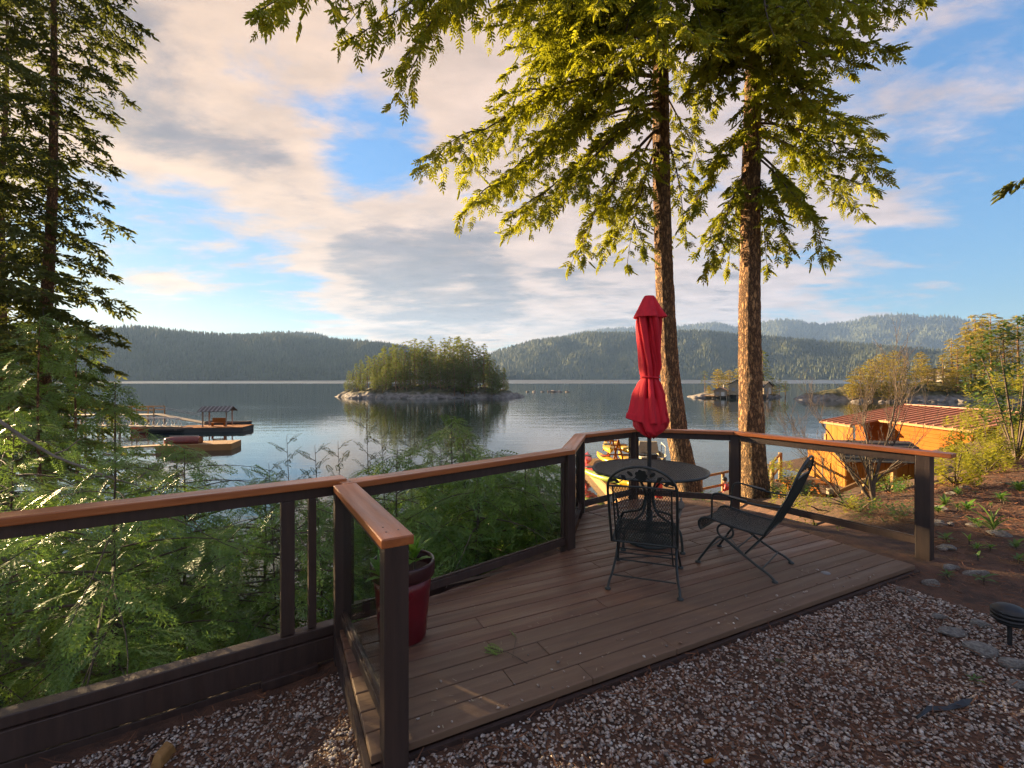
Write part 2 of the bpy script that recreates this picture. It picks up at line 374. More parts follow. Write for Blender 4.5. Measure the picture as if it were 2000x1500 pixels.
# hills: ridge heights read off as (column, row) in the picture at a distance
def ridge(name, pts, d0, d1, mat, label, seed, ntree, th):
    px = np.array([p[0] for p in pts], float); py = np.array([p[1] for p in pts], float)
    az = np.arctan((px - 1000) / F_PX)
    A = np.linspace(az[0], az[-1], 300)
    def top(a, k=1.0):
        c = np.interp(a, az, py)
        return (HOR - c) / F_PX * np.cos(a) * d1 + CAM_H
    rad = np.concatenate([np.linspace(d0, d1, 40), [d1 * 1.05, d1 * 1.15]])
    def zof(a, r):
        t_ = np.clip((r - d0) / (d1 - d0), 0, 1); prof = np.where(r <= d1, t_ ** .85, 1 - (r - d1) / d1 * 2.2)
        H = top(a) - WATER_Z
        fold = (fbm(a * 22 + seed, r / 260., seed, 4) - .5)
        return WATER_Z - 2 + (H + 2) * np.clip(prof, 0, 1) * (1 + .9 * fold * np.sin(np.clip(t_, 0, 1) * np.pi))
    AA, RR = np.meshgrid(A, rad); Z = zof(AA, RR)
    V = np.stack([RR * np.sin(AA), RR * np.cos(AA), Z], 2).reshape(-1, 3); nx = len(A)
    i = (np.arange(len(rad) - 1)[:, None] * nx + np.arange(nx - 1)[None]).ravel()
    o = np_mesh(name, V, np.stack([i, i + 1, i + nx + 1, i + nx], 1), 'hill_soil', smooth=True); tag(o, label, kind='structure')
    if ntree:
        a = RNG.uniform(A[0], A[-1], ntree); r = d0 + (d1 * 1.015 - d0) * RNG.random(ntree) ** .8
        h = th * RNG.uniform(.6, 1.3, ntree); z = zof(a, r)
        n = 3; ang = np.arange(n) / n * 2 * np.pi
        TV = np.array([(0, 0, 1.)] + [(.24 * math.cos(q), .24 * math.sin(q), .0) for q in ang]); TF = np.array([(0, 1 + k, 1 + (k + 1) % n) for k in range(n)])
        ro = RNG.random(ntree) * 6.28
        Rm = np.zeros((ntree, 3, 3)); Rm[:, 0, 0] = np.cos(ro); Rm[:, 0, 1] = -np.sin(ro); Rm[:, 1, 0] = np.sin(ro); Rm[:, 1, 1] = np.cos(ro); Rm[:, 2, 2] = 1
        V, F, rn = scatter(TV, TF, Rm, np.stack([r * np.sin(a), r * np.cos(a), z - h * .1], 1), h)
        f = np_mesh('forest', V, F, 'forest', rnd=rn); tag(f, 'conifer forest covering ' + label, kind='stuff')
ridge('hills', [(-500, 655), (-200, 640), (100, 648), (195, 646), (250, 641), (300, 645), (350, 651), (400, 655), (480, 658), (560, 658), (640, 665), (700, 669), (760, 675), (830, 690), (900, 712), (960, 735)], 1250, 1700, 'hill_soil', 'long grey backlit hill across the lake beyond the covered dock', 3.1, 16000, 15)
ridge('hills', [(440, 668), (480, 656), (520, 651), (570, 651), (620, 653), (650, 664), (690, 676)], 2000, 2350, 'hill_soil', 'low rounded hilltop peeping over the grey hill', 5.5, 2500, 15)
ridge('hills', [(880, 735), (930, 705), (975, 686), (1040, 668), (1100, 660), (1150, 652), (1200, 652), (1280, 650), (1360, 648), (1450, 655), (1540, 664), (1640, 672), (1740, 680), (1850, 688), (1960, 694), (2200, 704), (2500, 715)], 1700, 2300, 'hill_soil', 'green wooded hill behind the red umbrella', 8.2, 17000, 17)
ridge('mountains', [(1020, 690), (1120, 652), (1190, 643), (1260, 640), (1340, 637), (1400, 633), (1440, 641), (1490, 630), (1540, 625), (1600, 636), (1650, 633), (1700, 622), (1760, 615), (1810, 621), (1850, 620), (1890, 628), (1960, 640), (2100, 632), (2300, 640), (2600, 650)], 4300, 5600, 'hill_soil', 'blue hazy mountain range across the lake behind the fir trunks', 11.7, 14000, 36)
# air
m, t, b = newmat('haze_air'); t.n.remove(b)
pvn = t.new('ShaderNodeVolumePrincipled'); pvn.inputs['Color'].default_value = (.28, .46, .84, 1); pvn.inputs['Density'].default_value = .00008; pvn.inputs['Anisotropy'].default_value = .20
t.l.new(pvn.outputs[0], t.n['Material Output'].inputs['Volume'])
hzm = MB().box((0, 3300, 394), (13600, 7800, 812)); hzo = hzm.build('haze', 'haze_air'); tag(hzo, 'thin blue evening haze over the lake', kind='stuff')

# ------------------------------------------------------------------ deck
UA = R(90 - 63.4); U = Vector((math.cos(UA), math.sin(UA), 0)); Vd = Vector((-math.sin(UA), math.cos(UA), 0)); O0 = Vector((-.576, 1.916, 0))
def uv(u, v, z=0): p = O0 + U * u + Vd * v; return Vector((p.x, p.y, z))
DECK = [(-.0, 0), (4.38, 0), (4.42, 1.86), (3.77, 2.70), (2.78, 2.46), (2.02, 1.58), (.0, 1.12)]
def clip(poly, a, b, c):
    out = []
    for i in range(len(poly)):
        p, q = poly[i], poly[(i + 1) % len(poly)]; dp = a * p[0] + b * p[1] - c; dq = a * q[0] + b * q[1] - c
        if dp >= 0: out.append(p)
        if dp * dq < 0: k = dp / (dp - dq); out.append((p[0] + (q[0] - p[0]) * k, p[1] + (q[1] - p[1]) * k))
    return out
deck = thing('deck', 'brown plank deck with angled sides beside the gravel', 'deck', uv(2, 1, -.04))
row = 0; v0 = 0.0
while v0 < 2.75:
    wd = .140; strip = clip(clip(DECK, 0, 1, v0 + .003), 0, -1, -(v0 + wd - .003))
    if len(strip) > 2:
        cuts = [-1] + sorted(random.uniform(.6, 4.0) for _ in range(1 if row % 2 else 2)) + [9]
        for ca, cb in zip(cuts, cuts[1:]):
            pc = clip(clip(strip, 1, 0, ca + .0015), -1, 0, -(cb - .0015))
            if len(pc) < 3 or max(p[0] for p in pc) - min(p[0] for p in pc) < .05: continue
            ctr = uv(sum(p[0] for p in pc) / len(pc), v0 + wd / 2)
            loc = [((p[0] - (ctr - O0).dot(U)), p[1] - (ctr - O0).dot(Vd)) for p in pc]
            o = MB().prism(loc, -.036, random.uniform(-.0015, .001)).build('deck_board', 'deck_dry' if row < 4 else 'deck_wet', None, bevel=.004, rnd=random.random())
            o.parent = deck; o.location = ctr - deck.location; o.rotation_euler = (0, 0, UA)
    v0 += wd + .002; row += 1
fs = MB().bar(uv(-.02, -.012, -.075), uv(4.40, -.012, -.075), .022, .07); fs.build('fascia', 'dark_wood', deck)
MB().bar(uv(-.012, 0, -.115), uv(-.012, 1.1, -.115), .022, .15).build('fascia', 'dark_wood', deck)
for v in (.25, .9, 1.5): MB().bar(uv(.1, v, -.10), uv(4.3 if v < 1.6 else 3, v, -.10), .05, .11).build('joist', 'dark_wood', deck)
lp = MB().lathe([(.0, .004), (.030, .004), (.034, .0)], 20, uv(3.55, .24, .001)).build('deck_plate', 'grey_paint'); tag(lp, 'small round metal plate set in the front deck boards', 'plate')

# ------------------------------------------------------------------ railings
def miter_cap(pts, wd, z0, z1, ext0=.07, ext1=.07):
    """mitred plan strips along a polyline -> list of quads in plan"""
    P2 = [Vector((p[0], p[1])) for p in pts]
    d0 = (P2[1] - P2[0]).normalized(); P2[0] = P2[0] - d0 * ext0; d1 = (P2[-1] - P2[-2]).normalized(); P2[-1] = P2[-1] + d1 * ext1
    L = []; Rr = []
    for i, p in enumerate(P2):
        if i == 0: n = Vector((-d0.y, d0.x)); k = 1
        elif i == len(P2) - 1: n = Vector((-d1.y, d1.x)); k = 1
        else:
            a = (P2[i] - P2[i - 1]).normalized(); c = (P2[i + 1] - P2[i]).normalized(); n = Vector((-(a.y + c.y), a.x + c.x)).normalized(); k = 1 / max(.3, n.dot(Vector((-a.y, a.x))))
        L.append(p + n * wd / 2 * k); Rr.append(p - n * wd / 2 * k)
    return [[L[i], L[i + 1], Rr[i + 1], Rr[i]] for i in range(len(P2) - 1)]
def cap_piece(quad, z0, z1, parent):
    c = sum(quad, Vector((0, 0))) / 4; d = (quad[1] - quad[0]).normalized(); an = math.atan2(d.y, d.x)
    loc = [(Matrix.Rotation(-an, 2) @ (q - c)) for q in quad]
    q = .0015
    o = MB().prism([(p.x - q * (1 if p.x > 0 else -1), p.y) for p in loc], z0, z1).build('handrail', 'rail_wood', None, bevel=.006, rnd=random.random())
    o.parent = parent; o.location = Vector((c.x, c.y, 0)) - parent.location; o.rotation_euler = (0, 0, an)
def railpost(p, parent, z0, z1, rz, wd=.098, mat='dark_wood'):
    o = MB().box((0, 0, (z0 + z1) / 2), (wd, wd, z1 - z0)).build('post', mat, None, bevel=.004, rnd=random.random()); o.parent = parent
    o.location = Vector((p[0], p[1], 0)) - parent.location; o.rotation_euler = (0, 0, rz)
def panel(A, B, parent, zb, glass=True, ga=.05, gb=.05, zt=.858, lowrail=True):
    A = Vector((A[0], A[1], 0)); B = Vector((B[0], B[1], 0)); d = (B - A).normalized(); a, b = A + d * ga, B - d * gb
    MB().bar(a + Vector((0, 0, zt - .036)), b + Vector((0, 0, zt - .036)), .042, .070).build('top_rail', 'dark_wood', parent, bevel=.003)
    if lowrail:
        MB().bar(a + Vector((0, 0, zb + .025)), b + Vector((0, 0, zb + .025)), .042, .055).build('bottom_rail', 'dark_wood', parent, bevel=.003)
        MB().bar(a + Vector((0, 0, zb + .060)), b + Vector((0, 0, zb + .060)), .020, .014).build('glazing_bead', 'dark_wood', parent)
    if glass: MB().bar(a + Vector((0, 0, (zb + .055 + zt - .07) / 2)), b + Vector((0, 0, (zb + .055 + zt - .07) / 2)), .006, zt - .07 - zb - .055).build('glass_pane', 'pane_glass', parent)
PN = Vector((-.492, 1.955)); PC = Vector((-1.06, 2.93)); PM = Vector((.51, 4.27)); PB = Vector((.790, 5.42)); PU = Vector((1.565, 6.04)); PK = Vector((2.715, 5.70)); PR = Vector((3.69, 4.19))
rl = thing('deck_railing', 'brown railing with glass panels and orange wood handrail round the deck', 'railing', (.5, 4.3, -.1))
pts = [PC, PM, PB, PU, PK, PR]
for q in miter_cap(pts, .135, .858, .90, .02, .20): cap_piece(q, .860, .900, rl)
sq = miter_cap([PN, PC + (PC - PN).normalized() * -.075], .135, .86, .9, .06, 0)
cap_piece(sq[0], .862, .902, rl)
for p, d_ in [(PN, (PC - PN)), (PC, (PM - PC)), (PM, (PB - PM)), (PK, (PR - PK)), (PR, (PK - PR))]:
    d_ = d_.normalized(); nn_ = Vector((-d_.y, d_.x))
    for a_, c_ in ((.03, .025), (.035, -.028), (.10, .02)):
        q_ = p + d_ * a_ + nn_ * c_; MB().lathe([(.0, .9005), (.0042, .9005), (.0045, .8985)], 8, (q_.x, q_.y, .0025 if p is PN else .001)).build('screw', 'dark_paint', rl)
angs = [math.atan2((b - a).y, (b - a).x) for a, b in zip(pts, pts[1:])]
railpost(PN, rl, -.16, .862, UA, .1); railpost(PC, rl, -.6, .860, UA); railpost(PM, rl, -.3, .860, angs[0]); railpost(PB, rl, -.35, .860, angs[1]); railpost(PU, rl, -.5, .860, angs[2] + .3)
railpost(PK, rl, -.5, .860, angs[3] - .3); railpost(PR, rl, -.14, .860, angs[4], .105)
panel(PN, PC, rl, .045); panel(PC, PM, rl, .045)
for a, b in zip(pts[1:], pts[2:]): panel(a, b, rl, .055)
# glazing stops beside the posts
for a, b in zip([PC] + pts[1:], [PM] + pts[2:]):
    d = (b - a).normalized()
    for p in (a + d * .06, b - d * .06): MB().box((p.x, p.y, .45), (.018, .022, .66), math.atan2(d.y, d.x)).build('glazing_stop', 'dark_wood', rl)
l0 = Vector((-1.105, 3.005)); ld = Vector((-.834, -.552)); lA = l0 + ld * 3.6
lr = thing('glass_railing', 'long glass railing with orange handrail above a low dark timber kerb', 'railing', (-2.4, 2.2, -.4))
for q in miter_cap([lA, l0], .135, .86, .9, 0, .03): cap_piece(q, .872, .914, lr)
s1, s2 = l0 + ld * .306, l0 + ld * .167; lB = l0 + ld * .0
MB().bar((lA.x, lA.y, .838), (lB.x, lB.y, .838), .042, .066).build('top_rail', 'dark_wood', lr, bevel=.003)
an = math.atan2(-ld.y, -ld.x)
MB().box((s1.x, s1.y, .405), (.075, .06, .80), an).build('baluster', 'dark_wood', lr, bevel=.003)
MB().box((s2.x, s2.y, .405), (.045, .045, .80), an).build('baluster', 'dark_wood', lr, bevel=.003)
g0, g1 = l0 + ld * .335, lA
MB().bar((g0.x, g0.y, .41), (g1.x, g1.y, .41), .006, .79).build('glass_pane', 'pane_glass', lr)
pn = Vector((.552, -.834))
MB().bar((lA.x, lA.y, -.030), (l0.x, l0.y, -.030), .085, .06).build('bottom_rail', 'dark_wood', lr, bevel=.006)
for z, off, h in ((-.135, .028, .14), (-.300, .022, .17)):
    p, q = lA + pn * off, l0 + pn * off
    MB().bar((p.x, p.y, z), (q.x, q.y, z), .05, h).build('kerb_board', 'dark_wood', lr, bevel=.004)
p, q = lA + pn * .075, l0 + ld * .25 + pn * .075
MB().bar((p.x, p.y, -.33), (q.x, q.y, -.33), .07, .06).build('sill_beam', 'dark_wood', lr, bevel=.006)
p, q = l0 + ld * .45 + pn * .07, l0 + ld * .15 + pn * .07
MB().bar((p.x, p.y, -.22), (q.x, q.y, -.22), .06, .055).build('offcut_block', 'dark_wood', lr, bevel=.004)

# ------------------------------------------------------------------ table, umbrella, chairs
TC = Vector((1.295, 4.42, 0))
tb = thing('patio_table', 'round dark green metal mesh table under the red umbrella', 'table', TC, 0, world=False)
def netting(w_, lines, zfun, name, mat, parent, wd, th):
    """strands along lines in a (s,t) sheet mapped by zfun to 3-D"""
    mb = MB()
    for a, b, n in lines:
        pts = [Vector(zfun(a[0] + (b[0] - a[0]) * i / n, a[1] + (b[1] - a[1]) * i / n)) for i in range(n + 1)]
        for p, q in zip(pts, pts[1:]): mb.bar(p, q, wd, th)
    return mb.build(name, mat, parent)
Rt = .520; L = []
for sgn in (1, -1):
    c, s_ = math.cos(R(62)) , math.sin(R(62)) * sgn
    for k in np.arange(-Rt + .008, Rt, .0135):
        h = math.sqrt(max(0, Rt * Rt - k * k)); n = Vector((-s_, c)) * k
        L.append(((n.x - c * h, n.y - s_ * h), (n.x + c * h, n.y + s_ * h), 1))
netting(0, L, lambda x, y: (x, y, .690), 'mesh_top', 'iron', tb, .0068, .003)
MB().tube([(Rt * math.cos(a), Rt * math.sin(a), .685) for a in np.linspace(0, 2 * math.pi, 65)[:-1]], .013, 8, True).build('rim', 'iron', tb)
MB().lathe([(.0, .694), (.05, .694), (.055, .688), (.055, .67), (.03, .66)], 20).build('hub', 'iron', tb)
MB().tube([(.42 * math.cos(a), .42 * math.sin(a), .675) for a in np.linspace(0, 2 * math.pi, 49)[:-1]], .007, 6, True).build('support_ring', 'iron', tb)
def smooth_path(pts, n=6):
    pts = [Vector(p) for p in pts]; out = []
    for i in range(len(pts) - 1):
        p0, p1, p2, p3 = pts[max(i - 1, 0)], pts[i], pts[i + 1], pts[min(i + 2, len(pts) - 1)]
        for k in range(n):
            t_ = k / n; out.append(.5 * ((2 * p1) + (p2 - p0) * t_ + (2 * p0 - 5 * p1 + 4 * p2 - p3) * t_ ** 2 + (3 * p1 - p0 - 3 * p2 + p3) * t_ ** 3))
    return out + [pts[-1]]
for k in range(4):
    a = R(35 + 90 * k); c, s_ = math.cos(a), math.sin(a)
    pf = [(.42, .672), (.30, .655), (.14, .60), (.055, .48), (.05, .40), (.10, .29), (.24, .235), (.33, .19), (.355, .09), (.36, .012)]
    MB().tube(smooth_path([(r * c, r * s_, z) for r, z in pf], 5), .0115, 8).lathe([(.026, 0), (.026, .012), (.012, .018)], 12, (.36 * c, .36 * s_, .001), True).build('leg', 'iron', tb)
um = thing('patio_umbrella', 'closed red cloth umbrella standing through the table', 'umbrella', TC, 0, world=False)
MB().tube([(0, 0, .05), (0, 0, 1.3), (0, 0, 2.29)], .0195, 14).build('pole', 'dark_paint', um)
def folded(prof, n, folds, seed):
    """furled cloth: uneven sharp pleats that drift round the pole with height"""
    rd = random.Random(seed * 10); ph = sorted(rd.uniform(0, 2 * math.pi) for _ in range(folds)); V = []
    dp = [rd.uniform(.5, 1.3) for _ in ph]; dr = [rd.uniform(-.5, .5) for _ in ph]
    for r, z, am, tw, ox in prof:
        for k in range(n):
            a = 2 * math.pi * k / n; f = 1.0
            for p, q, w_ in zip(ph, dp, dr):
                d = (a - p - tw * .45 - w_ * (2.2 - z) + math.pi) % (2 * math.pi) - math.pi
                f -= am * q * 2.1 * max(0, 1 - abs(d) / .19) ** 1.2; f += am * q * .8 * max(0, 1 - abs(d - .38) / .3)
            f += am * .5 * (float(fbm(math.cos(a) * 2 + seed, math.sin(a) * 2, z * 4, 3)) - .5)
            zz_ = z + (.03 * math.sin(2 * a + seed) + .035 * (f - 1) / max(am, .05)) * (am * 1.5 if z < 1.2 else am * .25)
            V.append((r * f * math.cos(a) + ox, r * f * math.sin(a), zz_))
    m_ = len(prof)
    return V, [(i * n + k, i * n + (k + 1) % n, (i + 1) * n + (k + 1) % n, (i + 1) * n + k) for i in range(m_ - 1) for k in range(n)]
def interp_prof(P_, n):
    P_ = np.array(P_, float); t_ = np.linspace(0, len(P_) - 1, n); return [tuple(np.interp(t_, np.arange(len(P_)), P_[:, j]) for j in range(5)) for _ in (0,)][0]
def resample(P_, n):
    c = interp_prof(P_, n); return list(zip(*c))
V, Fq = folded(resample([(.105, 2.18, .16, 0, -.008), (.112, 2.08, .18, .3, -.010), (.100, 1.94, .20, .7, -.006), (.090, 1.78, .2, 1.1, .004), (.088, 1.66, .18, 1.5, .012), (.078, 1.575, .12, 1.8, .008), (.070, 1.545, .08, 1.9, .006),
                         (.088, 1.50, .16, 2.0, .006), (.115, 1.40, .22, 2.2, .004), (.128, 1.29, .23, 2.4, .000), (.144, 1.19, .24, 2.6, -.004), (.150, 1.135, .25, 2.7, -.004), (.138, 1.14, .24, 2.7, -.002)], 80), 160, 13, 1.3)
MB().add(V, Fq, True).build('canopy', 'canopy_red', um)
V, Fq = folded(resample([(.10, 1.36, .2, 2.0, .004), (.128, 1.22, .26, 2.4, .006), (.138, 1.12, .30, 2.9, .010), (.130, 1.06, .32, 3.3, .012), (.105, 1.025, .36, 3.8, .018), (.06, 1.00, .3, 4.2, .020), (.03, 1.03, .2, 4.4, .012)], 40), 120, 7, 2.7)
MB().add(V, Fq, True).build('canopy_lining', 'canopy_red', um)
V, Fq = folded(resample([(.02, 2.325, 0, 0, 0), (.045, 2.322, .03, 0, 0), (.060, 2.30, .04, 0, 0), (.084, 2.25, .07, .1, 0), (.115, 2.185, .10, .2, 0), (.146, 2.125, .13, .3, 0), (.148, 2.115, .13, .3, 0), (.10, 2.14, .12, .2, 0)], 30), 96, 4, .6)
MB().add(V, Fq, True).build('vent_cap', 'canopy_red', um)
MB().tube([(.083 * math.cos(a) + .006, .083 * math.sin(a), 1.555 + .004 * math.sin(2 * a)) for a in np.linspace(0, 2 * math.pi, 33)[:-1]], .009, 6, True).build('tie_strap', 'canopy_red', um)
us = thing('umbrella_stand', 'heavy round dark base holding the umbrella pole', 'stand', TC, 0, world=False)
MB().lathe([(.198, .001), (.200, .022), (.190, .034), (.12, .048), (.05, .060), (.032, .075), (.030, .30), (.024, .30), (.0205, .295)], 40).build('base', 'iron', us)
MB().tube([(.155 * math.cos(a), .155 * math.sin(a), .045) for a in np.linspace(0, 2 * math.pi, 33)[:-1]], .008, 6, True).build('base_ring', 'iron', us)
MB().tube([(.03, 0, .24), (.065, 0, .24)], .008, 8).build('clamp_knob', 'iron', us)

def make_chair(label, loc, rz):
    c = thing('patio_chair', label, 'chair', loc, rz, 'wrought iron chairs on the deck', world=False)
    hw = .232
    # back plane: from seat rear to the arch
    def bk(s_, t_):   # s across, t height up the back
        lean = t_ / .62; return (s_, -.205 - .27 * lean - .02 * math.sin(lean * 3.1), .335 + t_)
    arch = [(-hw, 0)] + [(-hw, h) for h in (.15, .3, .42)] + [(-hw * math.cos(a), .44 + .17 * math.sin(a)) for a in np.linspace(0.12, math.pi - .12, 15)] + [(hw, h) for h in (.42, .3, .15)] + [(hw, 0)]
    MB().tube([bk(*p) for p in arch], .0095, 8).build('back_frame', 'iron', c)
    inn = hw - .035
    MB().tube([bk(-inn, .0), bk(-inn, .2), bk(-inn, .455)], .006, 6).tube([bk(inn, .0), bk(inn, .2), bk(inn, .455)], .006, 6).tube([bk(-hw, .455), bk(0, .462), bk(hw, .455)], .007, 6).build('back_bars', 'iron', c)
    def lattice(w2, h, du, dv, fn, name, wd):
        lines = []
        sl_ = dv / du
        for sg in (1, -1):
            for k in np.arange(-w2 - h / sl_, w2 + h / sl_, du):
                # line s = k + sg*t/sl
                t0, t1 = 0.0, h
                s0, s1_ = k, k + sg * h / sl_
                lo, hi = -w2, w2
                f = lambda ss_: (ss_ - k) * sl_ * sg
                ta, tb_ = sorted((f(lo), f(hi))); t0, t1 = max(0, ta), min(h, tb_)
                if t1 - t0 < .01: continue
                lines.append(((k + sg * t0 / sl_, t0), (k + sg * t1 / sl_, t1), max(1, int((t1 - t0) / .06))))
        netting(0, lines, fn, name, 'iron', c, wd, .0022)
    lattice(inn, .455, .0185, .034, bk, 'back_mesh', .0030)
    # rose spray under the arch
    def disc(mb, s_, t_, r, sq=1.0, an=0):
        pts = [bk(s_ + r * (math.cos(a) * math.cos(an) - sq * math.sin(a) * math.sin(an)), t_ + r * (math.cos(a) * math.sin(an) + sq * math.sin(a) * math.cos(an))) for a in np.linspace(0, 2 * math.pi, 13)[:-1]]
        n = len(pts); off = Vector((0, -.006, .002))
        mb.add([Vector(p) + off for p in pts] + [Vector(p) - off for p in pts], [tuple(range(n)), tuple(range(2 * n - 1, n - 1, -1))] + [(i, i + n, (i + 1) % n + n, (i + 1) % n) for i in range(n)])
    ro = MB(); disc(ro, 0, .545, .036)
    for k in range(7): disc(ro, .030 * math.cos(k * .9), .545 + .030 * math.sin(k * .9), .014)
    ro.build('rose', 'iron', c)
    sp_ = MB()
    for sg in (1, -1):
        sp_.tube([bk(sg * x, y) for x, y in ((.03, .535), (.08, .505), (.12, .51), (.16, .48), (.21, .475))], .004, 6)
        sp_.tube([bk(sg * x, y) for x, y in ((.10, .507), (.11, .54), (.14, .545), (.165, .52))], .0035, 6)
        for x, y, an_ in ((.075, .555, .7), (.118, .522, .9), (.168, .495, .6), (.20, .498, -.4)): disc(sp_, sg * x, y, .024, .5, an_ * sg)
    sp_.build('leaf_spray', 'iron', c)
    # seat with a rolled front
    prof = [(-.205, .335), (-.12, .338), (.0, .350), (.12, .368), (.20, .385), (.25, .385), (.285, .365), (.30, .335), (.295, .305), (.28, .28)]
    cum = [0]
    for a, b in zip(prof, prof[1:]): cum.append(cum[-1] + math.hypot(b[0] - a[0], b[1] - a[1]))
    def st(s_, t_): return (s_, float(np.interp(t_, cum, [p[0] for p in prof])), float(np.interp(t_, cum, [p[1] for p in prof])) - .012 * (1 - (s_ / hw) ** 2))
    ed = [st(-hw, t_) for t_ in np.linspace(0, cum[-1], 18)]; e2 = [st(hw, t_) for t_ in np.linspace(0, cum[-1], 18)]
    MB().tube(ed, .0095, 8).tube(e2, .0095, 8).tube([ed[0], e2[0]], .008, 8).tube([ed[-1], e2[-1]], .008, 8).build('seat_frame', 'iron', c)
    lattice(hw, cum[-1], .0135, .022, st, 'seat_mesh', .0031)
    for sg in (1, -1):
        x = sg * hw
        MB().tube(smooth_path([bk(x, .235), (x * 1.06, -.20, .565), (x * 1.1, -.05, .575), (x * 1.1, .09, .605), (x * 1.1, .155, .60), (x * 1.08, .178, .56), (x * 1.03, .185, .46), (x, .19, .385)], 5), .008, 8).build('armrest', 'iron', c)
        pl = MB(); V = []
        for i in range(9):
            f = i / 8; wd = .026 * math.sin(math.pi * (.1 + .8 * f)); V += [(x * 1.1 - wd, -.09 + .17 * f, .586 + .02 * f), (x * 1.1 + wd, -.09 + .17 * f, .586 + .02 * f)]
        pl.add(V, [(2 * i, 2 * i + 1, 2 * i + 3, 2 * i + 2) for i in range(8)]).add([(a, b, z - .005) for a, b, z in V], [(2 * i, 2 * i + 2, 2 * i + 3, 2 * i + 1) for i in range(8)]).build('arm_pad', 'iron', c)
        xl = sg * .222
        MB().tube(smooth_path([(xl * 1.13, .295, .012), (xl * 1.1, .26, .07), (xl, .165, .215), (xl, .12, .245), (xl, .07, .225), (xl, -.02, .165), (xl * 1.05, -.16, .085), (xl * 1.1, -.235, .05), (xl * 1.13, -.285, .012)], 5), .0095, 8).build('leg', 'iron', c)
        MB().tube([(xl * 1.0, .085 + .062 * math.cos(a), .300 + .058 * math.sin(a)) for a in np.linspace(-1.2, 5.0, 26)], .0085, 8).tube(smooth_path([(xl, .10, .247), (xl, .03, .205), (xl, -.05, .15)], 4), .009, 8).build('coil_spring', 'iron', c)
        MB().tube([(xl, .02, .335), (xl, .085, .358)], .009, 8).build('spring_mount', 'iron', c)
        for y in (.295, -.285): MB().lathe([(.022, 0), (.023, .010), (.011, .016)], 12, (xl * 1.13, y, .001), True).build('foot', 'iron', c)
    for y, z in ((.215, .135), (-.19, .072), (.0, .178), (-.06, .145)): MB().tube([(-.225, y, z), (.225, y, z)], .006, 6).build('stretcher', 'iron', c)
    MB().tube([(-.225, -.06, .145), (.225, .215, .135)], .0045, 6).tube([(-.19, -.205, .335), (-.20, -.06, .15)], .006, 6).tube([(.19, -.205, .335), (.20, -.06, .15)], .006, 6).build('brace', 'iron', c)
    return c
make_chair('dark iron chair with its mesh back to the camera at the table', (1.035, 3.62, .001), R(-20))
make_chair('dark iron chair turned sideways in front of the glass corner', (1.95, 3.92, .001), R(47))

# ------------------------------------------------------------------ planter
PP = Vector((-.655, 2.81, 0))
po = thing('planter_pot', 'tall dark red glazed planter pot behind the near railing post', 'planter', PP, 0, world=False)
MB().lathe([(.0, .004), (.132, .004), (.138, .012), (.150, .15), (.163, .30), (.172, .385), (.165, .385), (.155, .36), (.150, .30)], 48).build('body', 'pot_red', po)
MB().lathe([(.172, .372), (.186, .376), (.190, .40), (.190, .452), (.186, .460), (.176, .460), (.170, .452), (.168, .38)], 48).build('rim', 'pot_rim', po)
sv, sf = [], []
MB().lathe([(.0, .400), (.08, .405), (.168, .395)], 32).build('soil', 'soil', po)
def leafblade(n=3, wd=.3, cup=.15, droop=.3):
    V = []; F = []
    for i in range(n + 1):
        f = i / n; w_ = wd * math.sin(math.pi * min(1, f * .85 + .12)) ** .8 * (1 if i < n else .05); z = .25 * f - droop * f * f
        V += [(f, -w_ / 2, z + cup * w_), (f, 0, z), (f, w_ / 2, z + cup * w_)]
    for i in range(n): F += [(3 * i, 3 * i + 3, 3 * i + 4, 3 * i + 1), (3 * i + 1, 3 * i + 4, 3 * i + 5, 3 * i + 2)]
    return np.array(V), np.array(F)
LBV, LBF = leafblade()
def rosette(name, label, cat, loc, n, ln, mat, up=.6, wd=1.0, group=None, stems=1):
    o = thing(name, label, cat, loc, 0, group, world=False)
    pos = []; dr = []
    for k in range(n):
        a = k * 2.4; e = up * (1 - k / n * .9) + random.uniform(-.1, .15)
        dr.append((math.cos(a) * math.cos(e), math.sin(a) * math.cos(e), math.sin(e) + .05)); sj = (k % stems) * .13 if stems > 1 else 0
        pos.append((sj * math.cos(k % stems * 2.1), sj * math.sin(k % stems * 2.1), .02 + .05 * (1 - k / n) * ln * 6))
    S = RNG.uniform(.6, 1.1, n)[:, None] * np.array([[ln, ln * wd, ln]])
    V, F, rn = scatter(LBV, LBF, frames(dr), pos, S); np_mesh('leaves', V, F, mat, o, True, rn)
    MB().tube([(0, 0, -.03), (0, 0, .03 + ln * .2)], .006, 6).build('stem', 'twig', o)
    return o
rosette('potted_plant', 'bright green leafy plant growing in the red planter', 'plant', PP + Vector((.075, -.02, .43)), 44, .15, 'leaf_bright', 1.35, 1.1, stems=3)
